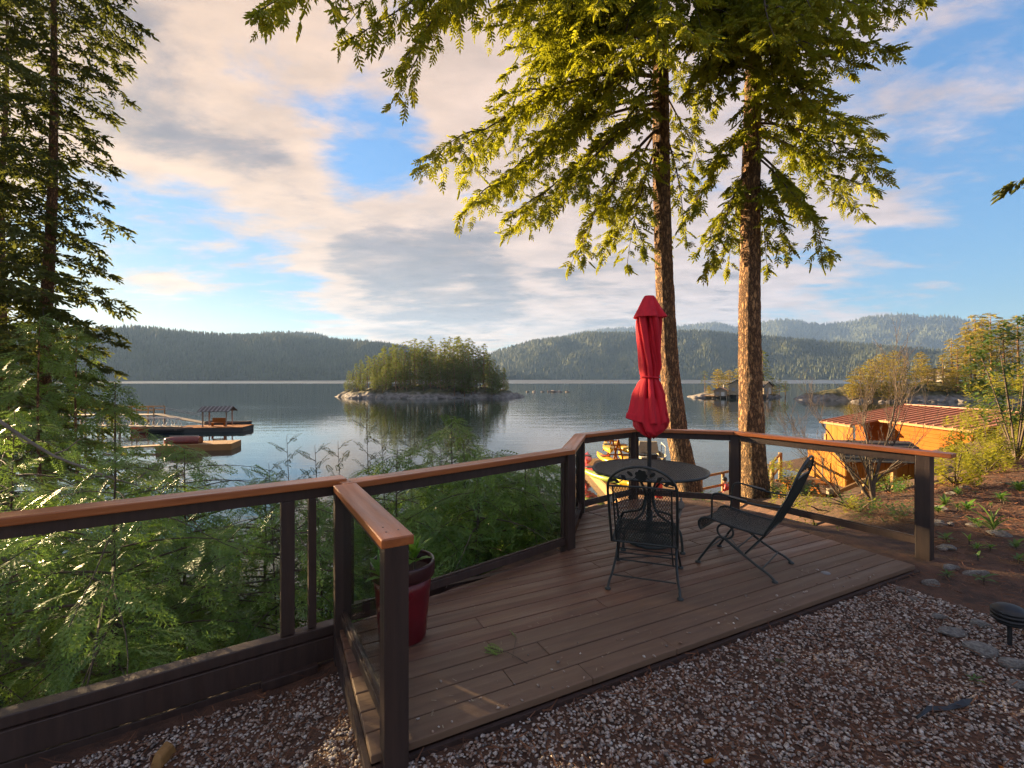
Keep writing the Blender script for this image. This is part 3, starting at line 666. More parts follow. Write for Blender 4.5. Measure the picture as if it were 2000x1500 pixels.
# ------------------------------------------------------------------ foliage templates
def fir_spray(nb=9, wd=.026):
    seg = []
    for i in range(nb):
        t_ = .06 + .84 * i / nb
        for sg in (1, -1): seg.append(((t_, 0, -.10 * t_ * t_), (t_ + .20 * (1 - .4 * t_), sg * .30 * (1 - .6 * t_), -.10 * t_ * t_ - .05), 1))
    seg.append(((.8, 0, -.07), (1.08, 0, -.13), 1)); seg.append(((0, 0, 0), (.9, 0, -.09), .35))
    return blades(seg, wd)
def cedar_frond(nb=8, lob=4, wd=.022):
    seg = []
    z = lambda x: -.22 * x * x
    for i in range(nb):
        t_ = .08 + .86 * i / nb; ln = .40 * (1 - t_) ** .75 + .07
        for sg in (1, -1):
            tt = t_ + (.04 if sg > 0 else 0); dx, dy = math.cos(R(48)), sg * math.sin(R(48))
            e = (tt + dx * ln, dy * ln, z(tt) - .10 * ln); seg.append(((tt, 0, z(tt)), e, .7))
            for j in range(1, lob):
                f = j / lob; b = (tt + dx * ln * f, dy * ln * f, z(tt) - .1 * ln * f); l2 = .13 * (1 - .5 * f)
                for s2 in (1, -1): a = math.atan2(dy, dx) + s2 * .75; seg.append((b, (b[0] + math.cos(a) * l2, b[1] + math.sin(a) * l2, b[2] - .02), 1))
    seg.append(((.86, 0, z(.86)), (1.06, 0, z(1.06)), 1)); seg.append(((0, 0, 0), (.9, 0, z(.9)), .3))
    return blades(seg, wd)
def sprig(pairs, wd, ang=50):
    """forked needle twig: every twig is two crossed slivers, so it has body from all sides"""
    tw = [((0, 0, 0), (.72, 0, -.05)), ((.62, 0, -.04), (1.08, 0, -.10))]
    for i in range(pairs):
        t_ = .12 + .62 * i / pairs
        for sg in (1, -1):
            l = .46 * (1 - .45 * t_); tw.append(((t_, 0, -.05 * t_), (t_ + l * math.cos(R(ang)), sg * l * math.sin(R(ang)), -.05 * t_ - .06)))
    V = []; F = []
    for p, q in tw:
        p, q = np.array(p), np.array(q); d = q - p; s1_ = np.cross(d, (0, 0, 1.)); s1_ /= np.linalg.norm(s1_); s2_ = np.cross(d, s1_); s2_ /= np.linalg.norm(s2_)
        for s_ in (s1_, s2_): k = len(V); V += [p, p + d * .5 - s_ * wd, q, p + d * .5 + s_ * wd]; F.append((k, k + 1, k + 2, k + 3))
    return np.array(V), np.array(F)
FIR = sprig(3, .070); FIRL = sprig(2, .075); CED = cedar_frond(6, 2, .026); CEDL = cedar_frond(5, 2, .034)
def curve(a, b, sag, n=10, lift=0):
    a, b = Vector(a), Vector(b); L_ = (b - a).length
    return [a.lerp(b, i / n) + Vector((0, 0, (lift * math.sin(math.pi * (i / n)) + sag * math.sin(math.pi * (i / n)) * (i / n)) * L_)) for i in range(n + 1)]
def limb_sprays(pts, out, dens=9, size=.42, hang=.5, side=.16, maxside=.95, start=.14):
    """sprays along the side shoots of a limb; out collects (pos, dir, size)"""
    L_ = sum((b - a).length for a, b in zip(pts, pts[1:])); n = max(4, int(L_ * dens)); m_ = len(pts) - 1
    for k in range(n):
        t_ = start + (1 - start) * (k + random.random()) / n; i = min(int(t_ * m_), m_ - 1); f = t_ * m_ - i
        p = pts[i].lerp(pts[i + 1], f); tg = (pts[i + 1] - pts[i]).normalized(); sd = tg.cross(Vector((0, 0, 1))); sd = sd.normalized() if sd.length > .01 else Vector((1, 0, 0))
        sg = 1 if k % 2 else -1; hg = hang * random.choice((.15, .4, .8, 1.5))
        d = (tg * random.uniform(.1, 1.0) + sd * sg * random.uniform(.25, 1.1) + Vector((0, 0, random.uniform(.0, .3) - hg))).normalized()
        ln = min(maxside, side * L_) * (.35 + .9 * math.sin(math.pi * min(1, t_ * .9 + .06))) * random.uniform(.35, 1.35)
        ns = max(1, int(ln / (size * .40)))
        for j in range(ns):
            s_ = ln * (j + .3 * random.random()) / ns; pp = p + d * s_ + Vector((0, 0, -hang * .55 * s_ * s_))
            dd = d + Vector((random.uniform(-.7, .7), random.uniform(-.7, .7), -hang * s_ * .9 + random.uniform(-.5, .35)))
            out.append((pp, dd, size * random.uniform(.6, 1.2)))
    tg = (pts[-1] - pts[-2]).normalized()
    for _ in range(3): out.append((pts[-1] - tg * random.uniform(0, .3), tg + Vector((random.uniform(-.3, .3), random.uniform(-.3, .3), random.uniform(-.3, .1))), size))
def wavy(a, b, n, lift, wob):
    """a limb that wanders a little instead of running straight"""
    pts = curve(a, b, -.04, n, lift); L_ = (Vector(b) - Vector(a)).length; ph = random.uniform(0, 6.28); sd = (Vector(b) - Vector(a)).cross(Vector((0, 0, 1))); sd = sd.normalized() if sd.length > .01 else Vector((1, 0, 0))
    return [p + (sd * math.sin(ph + 5 * i / n) + Vector((0, 0, .6)) * math.sin(ph * 2 + 7 * i / n)) * wob * L_ * (i / n) for i, p in enumerate(pts)]
def sub_limbs(pts, n):
    """forks leaving a limb"""
    L_ = sum((b - a).length for a, b in zip(pts, pts[1:])); res = []
    for k in range(n):
        i = int(len(pts) * (.22 + .6 * (k + random.random() * .8) / n)); i = min(i, len(pts) - 2); tg = (pts[i + 1] - pts[i]).normalized(); sd = tg.cross(Vector((0, 0, 1))).normalized() * (1 if k % 2 else -1)
        d = (tg + sd * random.uniform(.5, 1.0) + Vector((0, 0, random.uniform(-.45, .1)))).normalized(); res.append(wavy(pts[i], pts[i] + d * L_ * random.uniform(.2, .36), 7, .06, .03))
    return res
def foliage(name, out, tmpl, mat, parent, keep=None, cull=False):
    P_ = np.array([tuple(o[0]) for o in out]); D_ = np.array([tuple(o[1]) for o in out]); S_ = np.array([o[2] for o in out])
    if cull:   # leave out what lies well outside the view
        qx = P_[:, 0] / np.maximum(P_[:, 1], .5) * F_PX + 1000; qy = HOR - (P_[:, 2] - CAM_H) / np.maximum(P_[:, 1], .5) * F_PX
        k = (qx > -230) & (qx < 2230) & (qy > -190); P_, D_, S_ = P_[k], D_[k], S_[k]
    if keep is not None:
        k = keep(P_, P_ + D_ / np.linalg.norm(D_, axis=1, keepdims=True) * S_[:, None]); P_, D_, S_ = P_[k], D_[k], S_[k]
    V, F, rn = scatter(tmpl[0], tmpl[1], frames(D_, roll=RNG.normal(0, .5, len(P_))), P_, S_)
    return np_mesh(name, V, F, mat, parent, rnd=rn)
def bark_trunk(pts, rs, parent, n=40, seg=14, amp=.10, name='trunk'):
    """tapered trunk with ridged, plated bark"""
    C = smooth_path(pts, seg); m_ = len(C); rr = np.interp(np.linspace(0, len(rs) - 1, m_), np.arange(len(rs)), rs)
    th = np.arange(n) / n * 2 * np.pi; V = np.zeros((m_, n, 3))
    for i, c in enumerate(C):
        u_ = 3.2 * np.cos(th); v_ = 3.2 * np.sin(th); z = c.z
        rid = np.abs(fbm(u_ * 2.2, v_ * 2.2, z * 1.5, 3) - .5) * 2; pl = vnoise(u_ * 3.1 + 9, v_ * 3.1, z * 5.5)
        r = rr[i] * (1 + amp * (rid * 1.5 - .45) + amp * .5 * (pl - .5))
        V[i, :, 0] = c.x + r * np.cos(th); V[i, :, 1] = c.y + r * np.sin(th); V[i, :, 2] = z
    i = (np.arange(m_ - 1)[:, None] * n + np.arange(n)[None]).ravel(); j = (np.arange(m_ - 1)[:, None] * n + (np.arange(n)[None] + 1) % n).ravel()
    return np_mesh(name, V.reshape(-1, 3), np.stack([i, j, j + n, i + n], 1), 'bark', parent, True)
# ------------------------------------------------------------------ the two firs
def big_fir(label, path, Yt, limbs, extra):
    base = at(path[0][0], path[0][1], Yt); o = thing('fir_tree', label, 'tree', base, 0, 'tall firs beyond the deck')
    P_ = [at(x, y, Yt) for x, y, r in path]; rs = [r * Yt / F_PX for x, y, r in path]
    P_ = [P_[0] - Vector((0, 0, 1.4))] + P_; rs = [rs[0] * 1.3] + rs
    bark_trunk(P_, rs, o, 44, 34, .11)
    out = []; wood = MB()
    for sy, tx, ty, tY in limbs:
        xs_ = float(np.interp(sy, [p[1] for p in path][::-1], [p[0] for p in path][::-1]))
        a = at(xs_, sy, Yt); b = at(tx, ty, tY); L_ = (b - a).length
        pts = wavy(a, b, 12, random.uniform(.06, .15), .022); wood.tube(pts, [max(.005, (.010 + .0075 * L_) * (1 - i / 12.5)) for i in range(13)], 6)
        limb_sprays(pts, out, 10 * extra, .27, .5, .13, .7, .26)
        for sb in sub_limbs(pts, 5): wood.tube(sb, [max(.004, .004 * L_ * (1 - i / 7.5)) for i in range(8)], 5, cap=False); limb_sprays(sb, out, 11 * extra, .26, .55, .30, .55, .05)
    wood.build('branches', 'twig', o)
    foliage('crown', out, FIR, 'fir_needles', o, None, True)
F1 = [(1347, 975, 27), (1338, 920, 22), (1322, 840, 20), (1306, 700, 18), (1298, 550, 17), (1293, 400, 16.5), (1291, 250, 16), (1290, 100, 15), (1290, -150, 13), (1290, -450, 10)]
F2 = [(1476, 975, 27), (1471, 900, 23.5), (1467, 800, 22), (1464, 650, 20), (1465, 500, 18.5), (1467, 350, 17), (1469, 250, 16), (1472, 100, 14.5), (1475, -150, 13), (1478, -450, 10)]
rt_ = random.Random(4)
TOPF1 = [(rt_.uniform(-120, 60), rt_.uniform(1030, 1290), rt_.uniform(-20, 190), rt_.choice((8.6, 9.2, 11, 11.8))) for _ in range(16)]
TOPF2 = [(rt_.uniform(-120, 90), rt_.uniform(1330, 1660), rt_.uniform(-20, 210), rt_.choice((8.4, 9, 10.8, 11.5))) for _ in range(18)]
big_fir('tall fir with leaning lit trunk just behind the red umbrella', F1, 10.2,
        [(150, 822, 335, 9.2), (185, 900, 415, 9.6), (120, 935, 290, 10.5), (205, 985, 465, 10), (90, 985, 140, 9.5), (60, 1000, 220, 11), (220, 1060, 430, 8.8), (245, 1110, 520, 9.4), (240, 1170, 520, 10.6),
         (260, 1225, 520, 9.6), (190, 1130, 330, 12), (20, 960, 60, 9), (-20, 890, 15, 9), (-80, 900, -80, 9.5), (-60, 1050, 60, 8), (0, 1120, 120, 8), (-40, 1200, 110, 7.6), (60, 1180, 200, 8.4), (100, 1400, 220, 11.5),
         (170, 1370, 330, 11), (230, 1345, 470, 10.8), (40, 1420, 120, 9), (-60, 1380, 60, 8), (-120, 1300, 80, 7), (-150, 1150, 20, 7.2), (-200, 1000, -60, 8), (150, 1080, 250, 9), (100, 1040, 300, 10), (40, 1100, 60, 10),
         (-230, 690, 75, 6.3), (-260, 775, 130, 6.5), (-240, 850, 30, 6.6), (-300, 545, 8, 6.2), (0, 1230, 60, 8.2), (130, 1240, 240, 9.3), (-100, 1000, 20, 9.5), (20, 1080, 140, 11.5), (200, 950, 380, 10.8)] + TOPF1, .74)
big_fir('tall straight fir standing nearest the chair turned sideways', F2, 10.0,
        [(240, 1740, 350, 9.8), (210, 1730, 262, 10.2), (290, 1625, 505, 9.6), (300, 1590, 430, 9), (320, 1505, 540, 10.4), (330, 1535, 480, 9.4), (250, 1385, 330, 9.5), (310, 1375, 535, 9.8), (290, 1420, 530, 10.6),
         (270, 1330, 440, 10.2), (190, 1655, 240, 8.6), (110, 1700, 130, 9), (70, 1745, 100, 8.6), (10, 1810, 10, 8.8), (-40, 1830, -40, 9), (140, 1600, 210, 8), (50, 1580, 120, 7.6), (0, 1650, 60, 8), (0, 1400, 110, 8),
         (60, 1380, 200, 8.6), (-60, 1520, 80, 7), (-100, 1700, 0, 8), (-120, 1600, 20, 7), (140, 1550, 260, 9.2), (170, 1480, 300, 8.8), (260, 1690, 420, 10.4), (230, 1600, 330, 10.8), (30, 1320, 90, 9), (90, 1430, 170, 8.6), (-30, 1460, 60, 8.2), (60, 1540, 60, 11)] + TOPF2, .95)

# ------------------------------------------------------------------ other conifers near the shore
def conifer(name, label, base, H, radf, n, tmpl, mat, size, dens, hang, z0=.12, group=None, rt=None, droop=-.25, keep=None, cat='tree', side=.22, wood='twig'):
    o = thing(name, label, cat, base, 0, group); base = Vector(base); rt = rt or H * .012
    path = [base + Vector((random.uniform(-.02, .02) * H * .3, random.uniform(-.02, .02) * H * .3, H * f)) if 0 < f < 1 else base + Vector((0, 0, H * f)) for f in (0, .25, .5, .75, 1)]
    MB().tube([base - Vector((0, 0, .4))] + smooth_path(path, 4), [rt * 1.2] + list(np.linspace(rt, rt * .08, 17)), 10).build('trunk', 'bark' if rt > .06 else 'twig', o)
    out = []; wd = MB()
    for k in range(n):
        f = z0 + (1 - z0) * ((k + random.random()) / n); az = k * 2.399 + random.uniform(-.4, .4); r = radf(f) * random.uniform(.65, 1.15)
        i = min(int(f * 16), 15); a = smooth_path(path, 4)[i]; a = Vector((a.x, a.y, base.z + H * f))
        b = a + Vector((math.cos(az) * r, math.sin(az) * r, droop * r + random.uniform(-.1, .1) * r))
        pts = wavy(a, b, 8, .10, .03); wd.tube(pts, [max(.003, .008 * r * (1 - i_ / 8.6)) for i_ in range(9)], 5, cap=False)
        limb_sprays(pts, out, dens, size, hang, side, 1.1, .03)
    tag(wd.build('branches', wood, o), 'thin side branches', kind='stuff')
    if out: foliage('crown', out, tmpl, mat, o, keep, keep is not None)
    return o
def rp(*pairs):
    xs_, ys_ = zip(*pairs); return lambda f: float(np.interp(f, xs_, ys_))
b = at(95, 960, 16); b.z = WATER_Z + .4
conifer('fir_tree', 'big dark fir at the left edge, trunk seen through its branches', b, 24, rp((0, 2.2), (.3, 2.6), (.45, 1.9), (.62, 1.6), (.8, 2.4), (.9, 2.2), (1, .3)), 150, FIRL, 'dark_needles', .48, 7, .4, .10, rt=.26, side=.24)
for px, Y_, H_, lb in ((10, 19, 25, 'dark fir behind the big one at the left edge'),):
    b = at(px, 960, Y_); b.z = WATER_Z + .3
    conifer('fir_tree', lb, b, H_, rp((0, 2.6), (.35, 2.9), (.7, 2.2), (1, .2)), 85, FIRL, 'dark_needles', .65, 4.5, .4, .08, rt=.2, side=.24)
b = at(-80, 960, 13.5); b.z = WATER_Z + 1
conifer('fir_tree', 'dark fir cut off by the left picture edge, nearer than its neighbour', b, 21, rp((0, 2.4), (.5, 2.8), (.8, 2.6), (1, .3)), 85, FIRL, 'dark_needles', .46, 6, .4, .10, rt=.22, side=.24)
for px, Y_, H_, w_ in ((-420, 17, 25, 'unseen dark fir added for shade well outside the left picture edge'), (-250, 22, 26, 'unseen dark fir added for shade just outside the left picture edge, farther off')):  # out of view, added only to keep the low sun off the deck
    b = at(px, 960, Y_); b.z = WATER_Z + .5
    conifer('fir_tree', w_, b, H_, rp((0, 2.8), (.6, 3.4), (1, .4)), 60, FIRL, 'dark_needles', .9, 3.5, .35, .08, rt=.25, group='unseen firs added for shade')
conifer('fir_tree', 'fir whose branch tips reach in at the right picture edge', (14.7, 9.6, .3), 16.5, rp((0, 1), (.35, 2.8), (.5, 3.4), (.62, 2.2), (1, .4)), 60, FIRL, 'dark_needles', .5, 7, .4, .25, rt=.2)
# slender hemlocks at the foot of the slope
HEM = [(78, 8.4, 620, 'slender green hemlock sapling nearest the left picture edge'), (150, 9.6, 640, 'taller green hemlock sapling in front of the dark fir trunk'), (225, 9.0, 745, 'short bushy hemlock between the dark fir and the docks'), (345, 8.2, 868, 'low hemlock tip in front of the second dock'), (20, 10.5, 700, 'hemlock sapling half hidden at the left picture edge'),
       (290, 7.4, 905, 'small hemlock just above the long handrail')]
for px, Y_, ty, lb in HEM:
    tp = at(px, ty, Y_); b = Vector((tp.x, tp.y, max(WATER_Z + .2, hz(tp.x, tp.y)))); H_ = tp.z - b.z
    conifer('hemlock_tree', lb, b, H_, rp((0, 1.5), (.4, 1.25), (.75, .75), (1, .08)), int(22 + H_ * 6), CEDL, 'hemlock_fronds', .38, 4.6, .35, .15, rt=.035 + .004 * H_, droop=-.18, group='hemlock saplings below the left railing', side=.26)
# ------------------------------------------------------------------ cedars behind the glass
def beyond(a, b):
    s = lambda q: q[:, 1] - np.interp(q[:, 0], YB[:, 0], YB[:, 1])
    return (s(a) > .10) & (s(b) > .10)
CEDS = [(-3.0, 3.55, .95, 1.5, 'feathery cedar pressed close behind the long glass panel'), (-4.3, 3.4, 1.15, 1.6, 'cedar behind the long glass panel at the picture edge'), (-2.0, 4.1, .62, 1.3, 'cedar with pale drooping fronds behind the two balusters'),
        (-3.5, 5.0, .80, 1.7, 'cedar standing second row behind the long glass panel'), (-5.2, 4.9, 1.2, 1.7, 'tall cedar second row at the picture edge'), (-1.2, 4.9, .80, 1.2, 'cedar with dark seed tips rising over the handrail corner'),
        (-.35, 4.75, .72, 1.15, 'bright cedar behind the planter and middle glass panel'), (.15, 5.3, .66, 1.1, 'cedar filling the middle of the long middle glass panel'), (.35, 6.2, .50, 1.0, 'light green cedar at the far end of the middle glass panel'),
        (-2.6, 4.95, .50, 1.4, 'cedar closing the gap behind the balusters, second row'), (-.25, 6.0, .60, 1.15, 'cedar behind the others in the middle glass panel'),
        (-.8, 6.2, 1.0, 1.1, 'thin topped cedar standing against the island reflection')]
for x, y, tz, rad, lb in CEDS:
    zb = hz(x, y); H_ = tz - zb
    vis = max(.06, (-1.05 - zb) / H_); conifer('cedar_tree', lb, (x, y, zb), H_, rp((0, rad), (1 - .45 * (1 - vis), rad), (1 - .15 * (1 - vis), rad * .5), (1, .08)), int(12 + (tz + 1.3) * 15), CED, 'cedar_fronds', (.22 if x < -1.6 else .26), (5 if y > 4.8 and x < -3 else 7 if x < -1.6 else 15), .45, vis, rt=.035, droop=-.12, keep=beyond, group='cedars behind the glass railings', side=.30)
def bare(name, label, base, stems, cat, mat='twig', group=None, depth=3, r0=.02, spread=.5, seed=1):
    """leafless shrub: forking tapered stems"""
    rd = random.Random(seed); o = thing(name, label, cat, base, 0, group); base = Vector(base)
    def grow(mb, p, d, L_, r, lv):
        n = 5; pts = [p]
        for i in range(n):
            d = (d + Vector((rd.uniform(-.16, .16), rd.uniform(-.16, .16), rd.uniform(-.08, .13)))).normalized(); pts.append(pts[-1] + d * L_ / n)
        mb.tube(pts, [max(.0016, r * (1 - .7 * i / n)) for i in range(n + 1)], 5 if lv else 8, cap=False)
        if lv >= depth: return
        for i in range(1, n + 1):
            for _ in range(2 if lv < 2 else 1):
                if rd.random() < .8:
                    q = Vector((rd.uniform(-1, 1), rd.uniform(-1, 1), rd.uniform(-.2, .9))); grow(mb, pts[i], (d * .9 + q * spread * 1.5).normalized(), L_ * rd.uniform(.35, .62), r * (1 - .7 * i / n) * .62, lv + 1)
    for tip, L_ in stems:
        mb = MB(); d = (Vector(tip) - base).normalized(); grow(mb, base + Vector((rd.uniform(-.08, .08), rd.uniform(-.08, .08), -.1)), d, L_, r0, 0); mb.build('stem', mat, o)
    return o
bs = Vector((5.02, 6.5, hz(5.02, 6.5)))
bare('bare_shrub', 'leafless branching shrub seen against the orange boathouse', bs, [(at(1722, 640, 6.5), 1.55), (at(1640, 720, 6.2), 1.25), (at(1580, 790, 6.6), 1.15)], 'shrub', 'twig', None, 3, .026, .36, 5)
bs = at(1655, 1010, 6.9)
bare('bare_shrub', 'low leafless twigs spreading over the lake beside the second fir trunk', Vector((bs.x, bs.y, hz(bs.x, bs.y))), [(at(1560, 760, 6.9), 1.2), (at(1620, 860, 6.6), .8)], 'shrub', 'twig', None, 3, .014, .45, 9)
for (p, q, r, lb, sd) in (((0, 818, 4.4), (320, 968, 4.6), .016, 'long pale bare branch slanting down to the long handrail', 3), ((-30, 1000, 3.9), (75, 1290, 3.6), .016, 'curved dead branch behind the long glass at the picture edge', 4), ((-20, 1262, 3.4), (270, 1305, 3.8), .026, 'thick dead limb lying low behind the long glass', 6)):
    a, b = at(*p), at(*q); o = thing('dead_branch', lb, 'branch', b); rd = random.Random(sd)
    pts = smooth_path([a.lerp(b, f) + Vector((rd.uniform(-.04, .04), rd.uniform(-.04, .04), rd.uniform(-.05, .05) - .1 * math.sin(f * 3.1))) for f in np.linspace(0, 1, 7)], 4)
    MB().tube(pts, list(np.linspace(r, r * .4, len(pts))), 8).build('limb', 'grey_twig', o)
    for i in range(4, len(pts) - 2, 4):
        d = Vector((rd.uniform(-1, 1), rd.uniform(-.5, .5), rd.uniform(-1, 1))).normalized(); c = [pts[i] + d * s_ + Vector((0, 0, rd.uniform(-.03, .03))) for s_ in (0, .1, .2, .32)]
        MB().tube(c, [r * .5, r * .4, r * .3, r * .12], 5).build('twig', 'grey_twig', o)
# seeding cedar tips that stick up in front of the water
SHOOT = ['tall forked cedar shoot above the long handrail', 'cedar shoot second along from the tall forked one', 'cedar shoot right above the handrail corner', 'tallest thin shoot crossing the island reflection', 'cedar shoot beside the tallest thin one', 'cedar shoot in the middle of the island reflection', 'short cedar shoot just over the middle handrail', 'cedar shoot nearest the far end of the middle handrail', 'short cedar shoot above the baluster end of the long handrail']
for k, (px, ty, Y_) in enumerate(((560, 850, 4.7), (615, 870, 4.4), (660, 862, 4.9), (715, 805, 5.4), (745, 840, 5.0), (800, 845, 5.6), (860, 870, 5.2), (905, 862, 5.8), (525, 905, 4.3))):
    tp = at(px, ty, Y_); zb = hz(tp.x, tp.y); o = thing('cedar_shoot', SHOOT[k], 'shrub', (tp.x, tp.y, zb), 0, ['shoots left of the corner', 'shoots over the middle handrail'][px > 690])
    out = []; mb = MB(); st0 = Vector((tp.x + .1, tp.y + .05, zb)); pts = curve(st0, tp, 0, 10, .02); mb.tube(pts, list(np.linspace(.014, .002, 11)), 6)
    for i in range(14):
        f = .62 + .38 * i / 14; p = st0.lerp(tp, f); az = i * 2.4; d = Vector((math.cos(az) * .7, math.sin(az) * .7, .6)); ln = .22 * (1.05 - f) / .38 + .06
        c = curve(p, p + d.normalized() * ln, 0, 4, -.05); mb.tube(c, [.004, .003, .003, .002, .001], 4, cap=False)
        out.append((c[3], d, .12)); out.append((c[2], d + Vector((.4, -.3, 0)), .10)); out.append((c[1], d - Vector((.4, -.3, 0)), .10))
    mb.build('stem', 'twig', o); foliage('crown', out, CEDL, 'dark_needles', o)
# leafy shrubs on the bank
def leafy(name, label, ctr, rad, n, ln, mat, group=None, stems=6):
    c = Vector(ctr); zb = hz(c.x, c.y); c.z = max(c.z, zb + rad[2] * .55); o = thing(name, label, 'shrub', (c.x, c.y, zb), 0, group); mb = MB(); pos = []; dr = []
    tips = []
    for k in range(n // 7):
        v = Vector((random.gauss(0, 1), random.gauss(0, 1), random.gauss(0, 1))).normalized() * random.uniform(.45, 1.0) ** .5
        tips.append(Vector((c.x + v.x * rad[0], c.y + v.y * rad[1], c.z + v.z * rad[2])))
    for q in tips:
        if q.z < zb + .05: continue
        if random.random() < .07:
            st0 = Vector((c.x, c.y, zb)); mb.tube(curve(st0, q, 0, 5, .05), [.018, .014, .011, .008, .006, .003], 5, cap=False)
        for j in range(7):
            a = j * 2.4 + random.random(); pos.append(tuple(q + Vector((0, 0, -.02 * j)))); dr.append((math.cos(a), math.sin(a), random.uniform(-.25, .6)))
    mb.build('stems', 'twig', o)
    S = RNG.uniform(.6, 1.15, len(pos))[:, None] * np.array([[ln, ln * 1.1, ln]])
    V, F, rn = scatter(LBV, LBF, frames(dr), pos, S); np_mesh('leaves', V, F, mat, o, True, rn)
for lb, px, py, Y_, rd_, n, ln, mt in (
        ('tall leafy shrub with long glossy leaves at the right picture edge', 1985, 720, 8.2, (.75, .7, 1.05), 1500, .15, 'leaf_mid'),
        ('dense green shrub under the boathouse downpipe', 1935, 850, 9.8, (.9, .7, .62), 1700, .10, 'leaf_yellow'),
        ('bright yellow green shrub just behind the end railing post', 1866, 905, 6.5, (.30, .3, .26), 800, .085, 'leaf_yellow'),
        ('low yellow shrub on the bank under the boathouse wall', 1925, 905, 7.2, (.40, .35, .17), 600, .08, 'leaf_yellow'),
        ('sunlit laurel in front of the shed door', 1555, 960, 9.5, (.5, .4, .38), 700, .10, 'leaf_mid'),
        ('green bush climbing the stair behind the second fir trunk', 1525, 925, 13.0, (.55, .5, .5), 500, .12, 'leaf_yellow'),
        ('yellow green shrub beside the shed wall', 1735, 958, 9.0, (.45, .35, .28), 600, .09, 'leaf_yellow'),
        ('green clump at the foot of the bare shrub', 1745, 985, 7.2, (.18, .18, .2), 200, .09, 'leaf_bright'),
        ('golden low plant inside the end glass panel', 1680, 1035, 6.1, (.25, .2, .13), 260, .06, 'leaf_yellow'),
        ('green seedlings low behind the end glass panel', 1775, 1040, 5.3, (.2, .18, .16), 160, .07, 'leaf_mid'),
        ('yellow leaves below the bottom rail under the chair', 1590, 1045, 5.5, (.45, .22, .06), 260, .055, 'leaf_yellow'),
        ('broad yellow green bush at the crest beside the end post', 1912, 872, 7.6, (.5, .4, .34), 1100, .09, 'leaf_yellow'),
        ('tall yellow leaved bush rising right of the boathouse', 1975, 800, 11.5, (1.0, .9, 1.3), 2200, .13, 'leaf_yellow'),
        ('sunlit bush low at the right picture edge', 1990, 880, 8.4, (.5, .5, .4), 900, .10, 'leaf_yellow'),
        ('tawny low shrub left of the bare shrub behind the end panel', 1600, 1010, 7.0, (.42, .35, .16), 420, .06, 'leaf_yellow'),
        ('dark green ground cover under the bare shrub', 1665, 1012, 6.4, (.38, .3, .14), 420, .06, 'leaf_mid'),
        ('leafy weeds low behind the end panel next to the end post', 1722, 1045, 5.6, (.32, .25, .14), 320, .065, 'leaf_mid'),
        ('sunny bush behind the turned chair', 1548, 1000, 7.8, (.4, .3, .2), 420, .07, 'leaf_yellow'),
        ('green tuft below the bottom rail behind the table', 1390, 1000, 6.4, (.3, .2, .10), 200, .06, 'leaf_bright')):
    leafy('leafy_shrub', lb, at(px, py, Y_), rd_, n, ln, mt)
# ------------------------------------------------------------------ islands and the far shore
def landmass(name, label, ctr, rx, ry, h, seed, mat, px_=90, rough=1.0, shape=None):
    xs_ = np.linspace(-1.25, 1.25, px_) * rx + ctr[0]; ys_ = np.linspace(-1.25, 1.25, max(30, px_ // 2)) * ry + ctr[1]
    def zf(X, Y):
        d = np.sqrt(((X - ctr[0]) / rx) ** 2 + ((Y - ctr[1]) / ry) ** 2) + (fbm(X / rx * 2.5 + seed, Y / ry * 2.5, seed, 4) - .5) * .5
        z = WATER_Z + h * (np.clip(1.0 - d, -.5, 1) * 1.9) ** 1 
        z = np.where(d < 1, WATER_Z + h * (1 - np.clip(d, 0, 1) ** 2.2) ** .7 * 1.0, WATER_Z - (d - 1) * 6)
        blk = vnoise(X * .45 + seed, Y * .45, seed); blk2 = vnoise(X * 1.1, Y * 1.1, seed + 4)
        return z + np.where(d < 1.03, (np.round(blk * 4) / 4 - .4) * 1.1 * rough + (blk2 - .5) * .6 * rough, 0)
    V, F = grid(xs_, ys_, zf); o = np_mesh(name, V, F, mat); tag(o, label, kind='structure')
    return lambda x, y: float(zf(np.array([float(x)]), np.array([float(y)]))[0])
m, t, b = newmat('islet_ground')
tcn = t.new('ShaderNodeTexCoord'); O = tcn.outputs['Object']; sp = t.new('ShaderNodeSeparateXYZ'); t.l.new(O, sp.inputs[0])
nz = t.noise(O, .35, 6); rk = t.mix(t.rng(t.noise(O, .8, 7), .35, .65), (.25, .225, .20), (.10, .092, .08))
gr = t.mix(t.rng(t.noise(O, .5, 5), .4, .6), (.085, .075, .024), (.04, .045, .016))
k = t.rng(t.math('ADD', sp.outputs[2], t.math('MULTIPLY', nz, 2.6)), -2.3, -1.3, 0, 1, True); t.l.new(t.mix(k, rk, gr), b.inputs['Base Color']); b.inputs['Roughness'].default_value = .9
bp = t.new('ShaderNodeBump'); bp.inputs['Strength'].default_value = .8; bp.inputs['Distance'].default_value = .4; t.l.new(t.noise(O, 1.2, 7), bp.inputs['Height']); t.l.new(bp.outputs[0], b.inputs['Normal'])
isl = landmass('island', 'rocky wooded island in the middle of the lake', (-27.5, 152), 28.5, 14, 3.6, 2.2, 'islet_ground', 150)
ilt = landmass('islet', 'small rocky islet with a boathouse beyond the fir trunks', (71, 150), 14.5, 8, 1.9, 6.4, 'islet_ground', 90, .8)
prm = landmass('promontory', 'wooded point with pale shore rocks behind the orange boathouse', (140, 134), 58, 15, 5.0, 9.1, 'islet_ground', 150)
